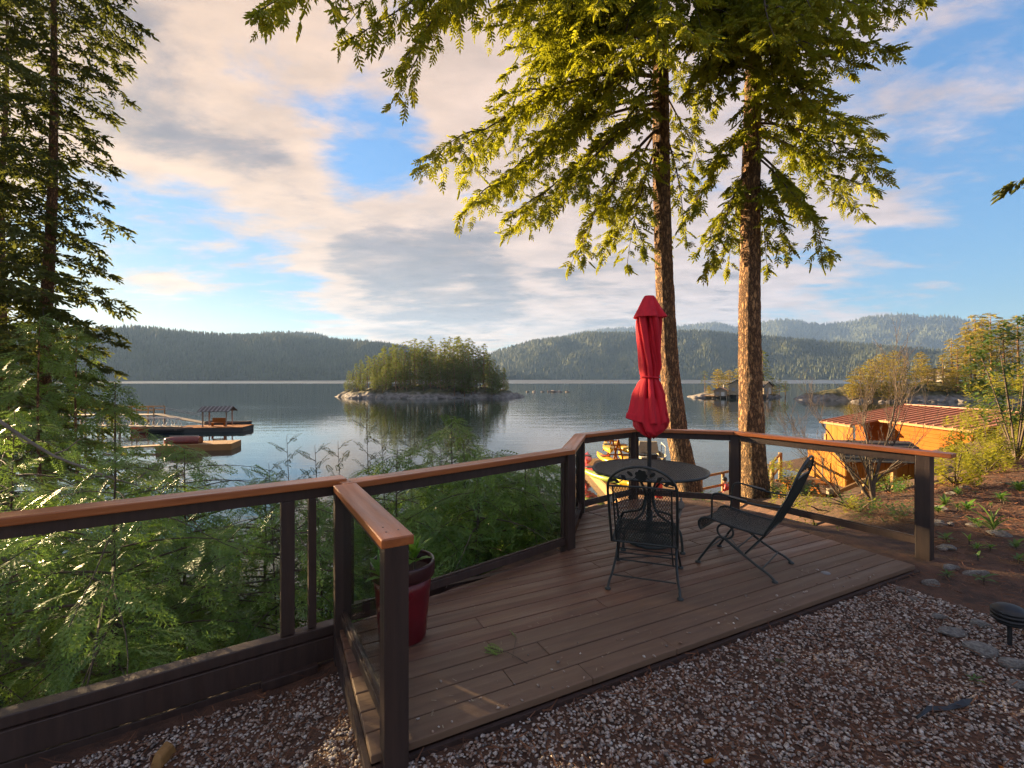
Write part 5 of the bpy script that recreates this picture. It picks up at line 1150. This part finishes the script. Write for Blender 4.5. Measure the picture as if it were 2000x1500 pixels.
for i in range(9):
    c = pa.lerp(pb, i / 8)
    for y in (-.9, .9): MB().tube([(c.x, c.y + y, WATER_Z - 2), (c.x, c.y + y, WATER_Z + 1.5)], .13, 7).build('pile', 'grey_wood', pr); MB().box((c.x, c.y + y, c.z + .5), (.1, .1, 1.05)).build('post', 'yellow_wood', pr)
for y in (-.9, .9):
    for z in (.55, 1.0): MB().bar(pa + Vector((0, y, z)), pb + Vector((0, y, z)), .06, .10).build('rail', 'yellow_wood', pr)
g2 = thing('gangway', 'thin grey ramp sloping from the pier to the dock', 'gangway', (-40, 58.5, WATER_Z)); ga, gb = pb, Vector((-36.5, 56.8, WATER_Z + .55))
MB().bar(ga, gb, 1.0, .08).build('walkway', 'grey_wood', g2)
for off in (-.5, .5): MB().tube([ga + Vector((0, off, .9)), gb + Vector((0, off, .9))], .03, 5).build('handrail', 'grey_paint', g2)
float_dock('floating_dock', 'pale plank float carrying the overturned boat', (-27.0, 40.6), 5.6, 2.6, R(14), 'yellow_wood', 30, .5, 'yellow_wood')
boat('rowing_boat', 'overturned grey and red boat on the pale float', (-28.3, 40.2, WATER_Z + .54), R(188), 2.9, 1.2, .55, 'hull_red', 'grey_paint', flip=True)
gl_ = MB().bar((-34, 38.8, WATER_Z + .25), (-29.6, 40.0, WATER_Z + .4), .8, .12).build('walkway_plank', 'yellow_wood'); tag(gl_, 'narrow yellow plank walkway reaching the pale float', 'walkway')
# kayak dock below the deck
float_dock('floating_dock', 'sunlit yellow kayak dock seen through the glass by the umbrella', (6.6, 27.0), 11.5, 3.4, R(91), 'yellow_wood', 44, .5, 'yellow_wood')
rkx, rky, rz_ = 6.2, 28.2, WATER_Z + .53
rack = thing('kayak_rack', 'timber frame rack holding the yellow kayaks', 'rack', (rkx, rky, rz_))
for y in (-.9, .9):
    mb = MB().bar((rkx - .45, rky + y, rz_), (rkx, rky + y, rz_ + 2.0), .09, .09).bar((rkx + .45, rky + y, rz_), (rkx, rky + y, rz_ + 2.0), .09, .09); mb.build('frame', 'stained_wall', rack)
    for z in (.55, 1.15, 1.7): MB().bar((rkx - .8 + z * .2, rky + y, rz_ + z), (rkx + .8 - z * .2, rky + y, rz_ + z), .07, .07).build('arm', 'stained_wall', rack)
for lb, x, y, z, a, mt, inn in (('yellow kayak with red cockpit on the rack', -.62, -.2, .62, 98, 'yellow_plastic', 'red_plastic'), ('upper yellow kayak on the rack', -.42, .1, 1.26, 84, 'yellow_plastic', 'dark_paint'), ('yellow kayak on the far side of the rack', .62, 0, .62, 92, 'yellow_plastic', 'dark_paint'), ('upper kayak on the far side of the rack', .45, 0, 1.26, 95, 'yellow_plastic', 'dark_paint'),
                             ('green kayak lying on the dock edge', -1.35, -2.6, .06, 118, 'green_plastic', 'dark_paint'), ('yellow kayak lying beside the green one', -.75, -3.1, .05, 112, 'yellow_plastic', 'dark_paint'), ('red kayak at the outer corner of the kayak dock', -1.6, -.7, .05, 96, 'red_plastic', 'dark_paint'), ('pink red kayak end behind the rack', -1.2, 3.0, .1, 80, 'red_plastic', 'dark_paint')):
    boat('kayak', lb, (rkx + x, rky + y, rz_ + z), R(a), 3.1, .68, .28, mt, inn, kayak=True, group='kayaks on the dock')
mbt = boat('motor_boat', 'cream motor boat with railings moored behind the kayak dock', (9.6, 33.0, WATER_Z - .1), R(80), 5.6, 2.1, 1.0, 'cream_paint', 'white_paint')
MB().hexa([(-.2, -.7, 1.0), (.9, -.7, 1.0), (.9, .7, 1.0), (-.2, .7, 1.0), (.0, -.6, 1.75), (.45, -.6, 1.75), (.45, .6, 1.75), (0, .6, 1.75)]).build('cabin', 'cream_paint', mbt)
MB().tube([(-2.2, -.85, 1), (-2.2, -.85, 1.75), (-.3, -.85, 1.75), (-.3, -.85, 1)], .03, 6).tube([(-2.2, .85, 1), (-2.2, .85, 1.75), (-.3, .85, 1.75), (-.3, .85, 1)], .03, 6).build('hand_rails', 'white_paint', mbt)
MB().box((-2.95, 0, .95), (.35, .4, .8)).box((-2.95, 0, .2), (.16, .12, .9)).build('outboard_motor', 'dark_paint', mbt)
# red roll of cloth on the lower dock
rb = thing('folded_parasol', 'folded red parasol on the lower dock behind the mesh chair', 'parasol', (6.15, 19.6, -3.9)); q = Vector((6.15, 19.6, -4.05))
V, Fq = folded(resample([(.03, 2.0, .1, 0, 0), (.10, 1.85, .2, .2, 0), (.14, 1.3, .2, .5, 0), (.16, .7, .2, .9, 0), (.13, .55, .2, 1.2, 0), (.04, .5, .1, 1.3, 0)], 26), 40, 6, .4); MB().add([Vector(v) + q for v in V], Fq, True).build('cloth', 'red_plastic', rb); MB().tube([q - Vector((0, 0, .6)), q + Vector((0, 0, 1.9))], .03, 8).build('pole', 'white_paint', rb)
# person on the lower dock
def person(label, loc, rz):
    P_ = {'pel': (0, 0, .92), 'sp': (0, .06, 1.12), 'ch': (0, .16, 1.33), 'nk': (0, .22, 1.50), 'hd': (0, .27, 1.62), 'ht': (0, .28, 1.72), 'sl': (-.19, .18, 1.42), 'el': (-.27, .26, 1.16), 'wl': (-.22, .46, 1.02), 'sr': (.19, .18, 1.42), 'er': (.28, .28, 1.17), 'wr': (.20, .48, 1.04),
          'hl': (-.10, 0, .88), 'kl': (-.12, .10, .48), 'al': (-.11, .0, .08), 'tl': (-.12, .16, .04), 'hr': (.10, 0, .88), 'kr': (.13, -.02, .48), 'ar': (.12, -.14, .08), 'tr': (.13, .02, .04)}
    for s_, sg in (('l', -1), ('r', 1)):
        for i in range(5): b_ = P_['w' + s_]; P_['f%d%s' % (i, s_)] = (b_[0] + sg * (.03 - .018 * i), b_[1] + (.11 if i else .06), b_[2] - .03 + (.02 if i == 0 else 0))
    Rd = dict(pel=.15, sp=.14, ch=.16, nk=.055, hd=.095, ht=.07, sl=.07, el=.045, wl=.03, sr=.07, er=.045, wr=.03, hl=.10, kl=.065, al=.042, tl=.035, hr=.10, kr=.065, ar=.042, tr=.035)
    E = [('pel', 'sp'), ('sp', 'ch'), ('ch', 'nk'), ('nk', 'hd'), ('hd', 'ht')] + [e for s_ in 'lr' for e in (('ch', 's' + s_), ('s' + s_, 'e' + s_), ('e' + s_, 'w' + s_), ('pel', 'h' + s_), ('h' + s_, 'k' + s_), ('k' + s_, 'a' + s_), ('a' + s_, 't' + s_))] + [('w' + s_, 'f%d%s' % (i, s_)) for s_ in 'lr' for i in range(5)]
    ks = list(P_); o = thing('person', label, 'person', loc, rz, world=False)
    me = bpy.data.meshes.new('body'); me.from_pydata([P_[k_] for k_ in ks], [(ks.index(a), ks.index(b_)) for a, b_ in E], []); bo = link('body', me, None, o)
    for mm in ('red_plastic', 'trousers', 'skin'): me.materials.append(MATS[mm])
    sk = bo.modifiers.new('skin', 'SKIN'); sd = bo.modifiers.new('sub', 'SUBSURF'); sd.levels = sd.render_levels = 1
    for k_, v in zip(ks, me.skin_vertices[0].data): r = Rd.get(k_, .010); v.radius = (r, r); v.use_root = k_ == 'pel'
    dg = bpy.context.evaluated_depsgraph_get(); ev = bo.evaluated_get(dg); m2 = bpy.data.meshes.new_from_object(ev)
    bo.modifiers.clear(); bo.data = m2
    for mm in ('red_plastic', 'trousers', 'skin'):
        if MATS[mm].name not in [x.name for x in m2.materials if x]: m2.materials.append(MATS[mm])
    ix = {x.name: i for i, x in enumerate(m2.materials) if x}
    for p in m2.polygons:
        c = p.center; p.use_smooth = True
        p.material_index = ix['skin'] if c.z > 1.49 or (c.y > .30 and c.z < 1.2 and abs(c.x) > .15) else ix['trousers'] if c.z < .90 else ix['red_plastic']
    V, F = [], []
    hr = MB().lathe([(.0, .115), (.06, .10), (.098, .05), (.105, .0), (.09, -.04)], 16, (0, .255, 1.645)); hr.build('hair', 'dark_paint', o)
    return o
q = at(1423, 985, 18.2); person('person in a red shirt leaning forward on the lower landing', (q.x + .12, q.y, -4.07), R(60))

# ------------------------------------------------------------------ near ground details
import bmesh
hx = [(math.cos(k * math.pi / 3) * (1 + .12 * (k % 2)), math.sin(k * math.pi / 3), .18 * (-1) ** k) for k in range(6)]
ICV = np.array([(0, 0, .95)] + hx + [(0, 0, -.9)]); ICF = np.array([(0, 1 + k, 1 + (k + 1) % 6) for k in range(6)] + [(7, 1 + (k + 1) % 6, 1 + k) for k in range(6)])
def on_deck(x, y):
    r = np.stack([x - O0.x, y - O0.y], 1); u_ = r @ np.array([U.x, U.y]); v_ = r @ np.array([Vd.x, Vd.y])
    return (u_ > -.02) & (u_ < 4.45) & (v_ > -.03), u_, v_
N = 96000
x = RNG.uniform(-2.6, 4.6, N); y = RNG.uniform(.95, 4.4, N)
dk, u_, v_ = on_deck(x, y)
s_l = (x - l0.x) * pn.x + (y - l0.y) * pn.y   # distance from the long railing
pxs = x / y * F_PX + 1000
edge = 4.25 + .0 * x - .55 * (y - 2.0) + (fbm(x * 1.5, y * 1.5) - .5) * .5
clump = fbm(x * 2.2 + 4, y * 2.2, 8.0, 3)
keep = ~dk & (s_l > .14) & (v_ < 0.02 + (u_ < 0) * 9) & (pxs > -150) & (pxs < 2150) & (x < np.where(y > 1.9, 3.55 - .55 * (y - 2.6), 4.4)) & (clump + RNG.random(N) * .5 > .40)
keep &= ~((u_ < 0) & (v_ > 1.0))
zg = height(x, y); sp_on = dk & (v_ > 0) & (v_ < .35 * RNG.random(N) ** 3) & (u_ > .1) & (u_ < 4.3) & (RNG.random(N) < .05); zg = np.where(sp_on, .001, zg); keep |= sp_on
zg = zg[keep]; x, y = x[keep], y[keep]; n = len(x); s_ = RNG.uniform(.0044, .0088, n) * RNG.choice([1, 1, 1, 1.35], n)
ang = RNG.random(n) * 6.28; dvec = np.stack([np.cos(ang), np.sin(ang), RNG.normal(0, .25, n)], 1)
S = s_[:, None] * np.stack([RNG.uniform(1, 1.5, n), RNG.uniform(.75, 1.1, n), RNG.uniform(.55, .85, n)], 1)
V, F, rn = scatter(ICV, ICF, frames(dvec, roll=RNG.normal(0, .4, n)), np.stack([x, y, zg + s_ * .45 + np.where(zg > 0, 0, RNG.random(n) * .004)], 1), S)
tag(np_mesh('gravel', V, F, 'pebble', smooth=True, rnd=rn), 'pale rounded gravel spread in front of the deck', kind='stuff')
# needles and mulch chips
N = 75000; x = RNG.uniform(-2.4, 8.5, N); y = 1.1 + 7 * RNG.random(N) ** 1.4; dk, u_, v_ = on_deck(x, y); s_l = (x - l0.x) * pn.x + (y - l0.y) * pn.y
bank = (x > 3.2 + .0 * y) & (x > 2.6 + y * .3); dens_ = np.where(bank, .9, .6 + .4 * (fbm(x * 1.7, y * 1.7, 2.0) > .52))
keep = ~(dk & (u_ < 4.4)) & (s_l > .12) & ((v_ < 0) | bank | (u_ < 0)) & (RNG.random(N) < dens_) & (y < np.interp(x, YB[:, 0], YB[:, 1]) + np.where(x > 3, 2.5, .6)); x, y = x[keep], y[keep]; n = len(x)
TV = np.array([(0, -.5, 0), (1, -.35, .03), (1, .35, .03), (0, .5, 0)]); TF = np.array([(0, 1, 2, 3)]); a_ = RNG.random(n) * 6.28
S = np.stack([RNG.uniform(.03, .085, n), RNG.choice([.0018, .0026, .006], n), np.full(n, .2)], 1) * np.where(y > 4.5, 1.5, 1)[:, None]
V, F, rn = scatter(TV, TF, frames(np.stack([np.cos(a_), np.sin(a_), RNG.normal(.05, .14, n)], 1), roll=RNG.normal(0, .4, n)), np.stack([x, y, height(x, y) + .012 + RNG.random(n) * .018], 1), S)
tag(np_mesh('needle_litter', V, F, 'dead_needles', rnd=rn), 'rust brown fallen needles and bark chips over gravel and soil', kind='stuff')
pm('pale_bits', (.42, .36, .26), (.26, .20, .13), 9, .7, attr=True)
x = RNG.uniform(-.4, 3.9, 900); y = RNG.uniform(2, 6, 900); dk, u_, v_ = on_deck(x, y); keep = dk & (u_ > .02) & (v_ > .02) & (v_ < np.interp(u_, (0, 2, 2.8, 3.7, 4.4), (1.05, 1.5, 2.4, 2.6, 1.8))) & (u_ < 4.3); x, y = x[keep], y[keep]; n = len(x); a_ = RNG.random(n) * 6.28
V, F, rn = scatter(TV, TF, frames(np.stack([np.cos(a_), np.sin(a_), np.zeros(n)], 1)), np.stack([x, y, np.full(n, .0045)], 1), np.stack([RNG.uniform(.008, .026, n), RNG.choice([.0014, .002, .005], n), np.full(n, .1)], 1))
tag(np_mesh('needle_litter', V, F, 'pale_bits', rnd=rn), 'scattered pale needles and crumbs lying on the deck boards', kind='stuff')
# edging rocks
for lb, px, py, Y_, sz in (('white weathered stone at the foot of the end railing post', 1858, 1100, 3.95, (.13, .07, .045)), ('flat grey stone right of the white one by the post', 1905, 1112, 3.85, (.14, .08, .035)), ('small pointed grey stone between deck corner and path light', 1818, 1135, 3.65, (.075, .06, .05)), ('pale round stone at the gravel edge near the deck corner', 1785, 1165, 3.4, (.05, .045, .03)), ('flat stone half sunk in the gravel edge', 1765, 1148, 3.55, (.09, .06, .02)),
                           ('mossy stone beside the long slab at the gravel edge', 1835, 1195, 3.15, (.06, .05, .03)), ('long mossy slab at the gravel edge', 1862, 1222, 2.95, (.15, .075, .04)), ('rounded mossy stone left of the path light', 1915, 1208, 3.05, (.085, .06, .04)), ('large ridged grey stone in front of the path light', 1915, 1258, 2.75, (.125, .075, .06)), ('long tan stone at the right picture edge', 1985, 1290, 2.62, (.12, .07, .045)), ('dark stone low at the right picture edge', 1990, 1325, 2.45, (.07, .06, .03))):
    q = at(px, py, Y_); sz = tuple(v * .78 for v in sz); boulder(lb, (q.x, q.y, hz(q.x, q.y) + sz[2] * .25), sz, None, random.choice(RK), random.uniform(-.5, .5))
# path light
q = at(1972, 1240, 2.82); q.z = hz(q.x, q.y); pl_ = thing('path_light', 'black tiered garden light on a stake at the right picture edge', 'lamp', q, 0, world=False)
MB().tube([(0, 0, -.1), (0, 0, .135)], .012, 10).build('stake', 'dark_paint', pl_)
for i, (z, r) in enumerate(((.135, .060), (.160, .085), (.185, .085))): MB().lathe([(.012, z - .004), (r * .75, z + .002), (r, z), (r, z + .012), (r * .8, z + .020), (.02, z + .022)], 28).build('louvre', 'dark_paint', pl_)
MB().lathe([(.085, .208), (.086, .214), (.06, .236), (.02, .246), (.0, .247)], 28).build('cap', 'dark_paint', pl_)
MB().lathe([(.045, .13), (.045, .21)], 20).build('lens', 'grey_paint', pl_)
# plants in the mulch
for lb, px, py, Y_, n, ln, mt, up, wd in (('spiky grey green yucca on the mulch bank', 1940, 1050, 4.6, 12, .26, 'leaf_mid', 1.1, .28), ('single broad bright leaf sprouting from the mulch', 1893, 1063, 4.45, 3, .09, 'leaf_bright', 1.2, 1.6), ('tiny seedling with one leaf below the broad one', 1910, 1090, 4.1, 3, .06, 'leaf_bright', 1.2, 1.6), ('bright green foxglove rosette on the bank', 1890, 1000, 5.4, 18, .14, 'leaf_bright', .7, 1.0), ('green rosette uphill near the picture edge', 1955, 980, 5.7, 16, .13, 'leaf_bright', .7, 1.0), ('leafy clump at the picture edge on the bank', 1990, 955, 6.0, 22, .16, 'leaf_mid', .9, 1.0),
                                          ('green weeds beside the end railing post', 1845, 985, 5.6, 20, .13, 'leaf_mid', .9, 1.0), ('small weeds behind the railing post top of bank', 1870, 955, 6.0, 14, .10, 'leaf_bright', .8, 1.0), ('pale weeds among the stones by the post', 1850, 1120, 3.75, 10, .07, 'leaf_mid', .4, .8), ('long pale strap leaves lying by the flat stone', 1922, 1125, 3.65, 7, .12, 'leaf_mid', .15, .7), ('green tuft at the right picture edge by the light', 1992, 1210, 3.0, 14, .08, 'leaf_bright', .8, .9), ('small weed growing in the gravel by the deck edge', 1522, 1230, 2.62, 7, .035, 'leaf_mid', .5, .7), ('weed under the black strap', 1905, 1305, 2.45, 8, .05, 'leaf_mid', .4, .8), ('grey green rosette at the picture edge below the bank', 1990, 1100, 4.0, 12, .08, 'leaf_mid', .5, 1.0)):
    q = at(px, py, Y_); rosette('ground_plant', lb, 'plant', (q.x, q.y, hz(q.x, q.y)), n, ln, mt, up, wd)
# fallen cedar twig on the deck, black strap, wood chunk
tw = thing('fallen_twig', 'fallen green cedar twig lying on the deck boards', 'twig', (0, 0, 0)); a, b = at(1030, 1298, 2.53), at(950, 1268, 2.68); a.z = b.z = .008
MB().tube([a, a.lerp(b, .5) + Vector((.01, .02, .004)), b], [.0025, .002, .0015], 5).build('stem', 'twig', tw); c_ = at(1008, 1250, 2.77); c_.z = .008; MB().tube([a.lerp(b, .35), c_], .0018, 5).build('stem', 'twig', tw)
foliage('fronds', [(a.lerp(b, .55), b - a + Vector((0, 0, .06)), .13), (a.lerp(b, .7), b - a + Vector((.05, .08, .05)), .10), (a.lerp(b, .6), b - a + Vector((0, -.09, .04)), .10), (c_, c_ - a + Vector((0, 0, .04)), .09)], CED, 'cedar_fronds', tw)
pts = [at(1792, 1330, 2.19), at(1815, 1318, 2.24), at(1850, 1316, 2.25), at(1885, 1308, 2.28), at(1900, 1300, 2.31)]
mb = MB(); wds = [.003, .009, .007, .015, .004]; V = []
for i, p in enumerate(pts): z = hz(p.x, p.y) + .020 + .008 * (i % 2); V += [(p.x, p.y - wds[i], z), (p.x, p.y + wds[i], z + .01)]
o = mb.add(V, [(2 * i, 2 * i + 2, 2 * i + 3, 2 * i + 1) for i in range(4)]).build('cloth_strip', 'dark_paint'); so = o.modifiers.new('thick', 'SOLIDIFY'); so.thickness = .006; tag(o, 'torn black strip of cloth lying on the gravel', 'cloth')
q = at(318, 1440, 2.2); zz0 = hz(q.x, q.y); o = MB().hexa([(q.x - .03, q.y - .05, zz0), (q.x + .03, q.y - .05, zz0), (q.x + .035, q.y + .055, zz0), (q.x - .02, q.y + .05, zz0), (q.x - .02, q.y - .03, zz0 + .06), (q.x + .02, q.y - .04, zz0 + .05), (q.x + .022, q.y + .045, zz0 + .05), (q.x - .012, q.y + .04, zz0 + .075)]).build('wood_chunk', 'yellow_wood', bevel=.01); tag(o, 'tan split wood chunk on the gravel below the long railing', 'wood')
for px, py, Y_, a_, lb in ((1385, 1415, 1.95, .3, 'curled brown bark flake on the gravel, front'), (1960, 1455, 1.9, 1.1, 'brown bark flake on the gravel near the right edge')):
    q = at(px, py, Y_); z = hz(q.x, q.y) + .018; o = MB().box((q.x, q.y, z), (.05, .016, .008), a_).build('bark_flake', 'stained_wall', bevel=.003); tag(o, lb, 'bark')

rs_ = random.Random(12)
for k in range(26):
    x = rs_.uniform(4.1, 7.4); y = rs_.uniform(4.0, min(7.0, x * 1.05 + .4)); y = min(y, float(np.interp(x, YB[:, 0], YB[:, 1])) - .1)
    rosette('seedling', 'small green seedling scattered on the mulch bank', 'plant', (x, y, hz(x, y)), rs_.randrange(5, 14), rs_.uniform(.04, .10), rs_.choice(('leaf_mid', 'leaf_bright', 'leaf_mid')), rs_.uniform(.3, 1.1), rs_.uniform(.6, 1.2), 'seedlings on the mulch bank')
for k in range(14):
    x = rs_.uniform(4.0, 7.2); y = min(rs_.uniform(3.4, 7.0), float(np.interp(x, YB[:, 0], YB[:, 1])) - .1); q_ = rs_.uniform(.03, .075)
    boulder('small grey stone bedded in the mulch bank', (x, y, hz(x, y) + q_ * .15), (q_ * 1.4, q_, q_ * .6), 'stones in the mulch bank')
# ------------------------------------------------------------------ pieces that belong to a part sit under that part
def base_name(o): return o.name.split('.')[0]
def mean_x(o): return sum(v.co.x for v in o.data.vertices) / len(o.data.vertices)
SUB = {'foot': 'leg', 'roof_rib': 'roof', 'ridge_cap': 'roof', 'downpipe': 'gutter', 'door_trim': 'door', 'roof_stripe': 'roof', 'vent_cap': 'canopy', 'canopy_lining': 'canopy', 'tie_strap': 'canopy', 'base_ring': 'base',
       'clamp_knob': 'base', 'arm_pad': 'armrest', 'rose': 'back_frame', 'leaf_spray': 'back_frame', 'coaming': 'deck', 'cockpit': 'deck', 'chimney': 'roof', 'soil': 'body', 'glazing_bead': 'bottom_rail', 'hub': 'mesh_top'}
kids = {}
for o in list(bpy.data.objects):
    if o.parent is not None: kids.setdefault(o.parent.name, []).append(o)
for pn_, ch in kids.items():
    for c_ in ch:
        hosts = [h for h in ch if base_name(h) == SUB.get(base_name(c_)) and h is not c_ and h.location.length < 1e-6]
        if c_.type != 'MESH' or not hosts: continue
        h = min(hosts, key=lambda q_: (Vector(q_.bound_box[0]) + Vector(q_.bound_box[6]) - Vector(c_.bound_box[0]) - Vector(c_.bound_box[6])).length)
        c_.parent = h; c_.matrix_parent_inverse = Matrix.Identity(4)
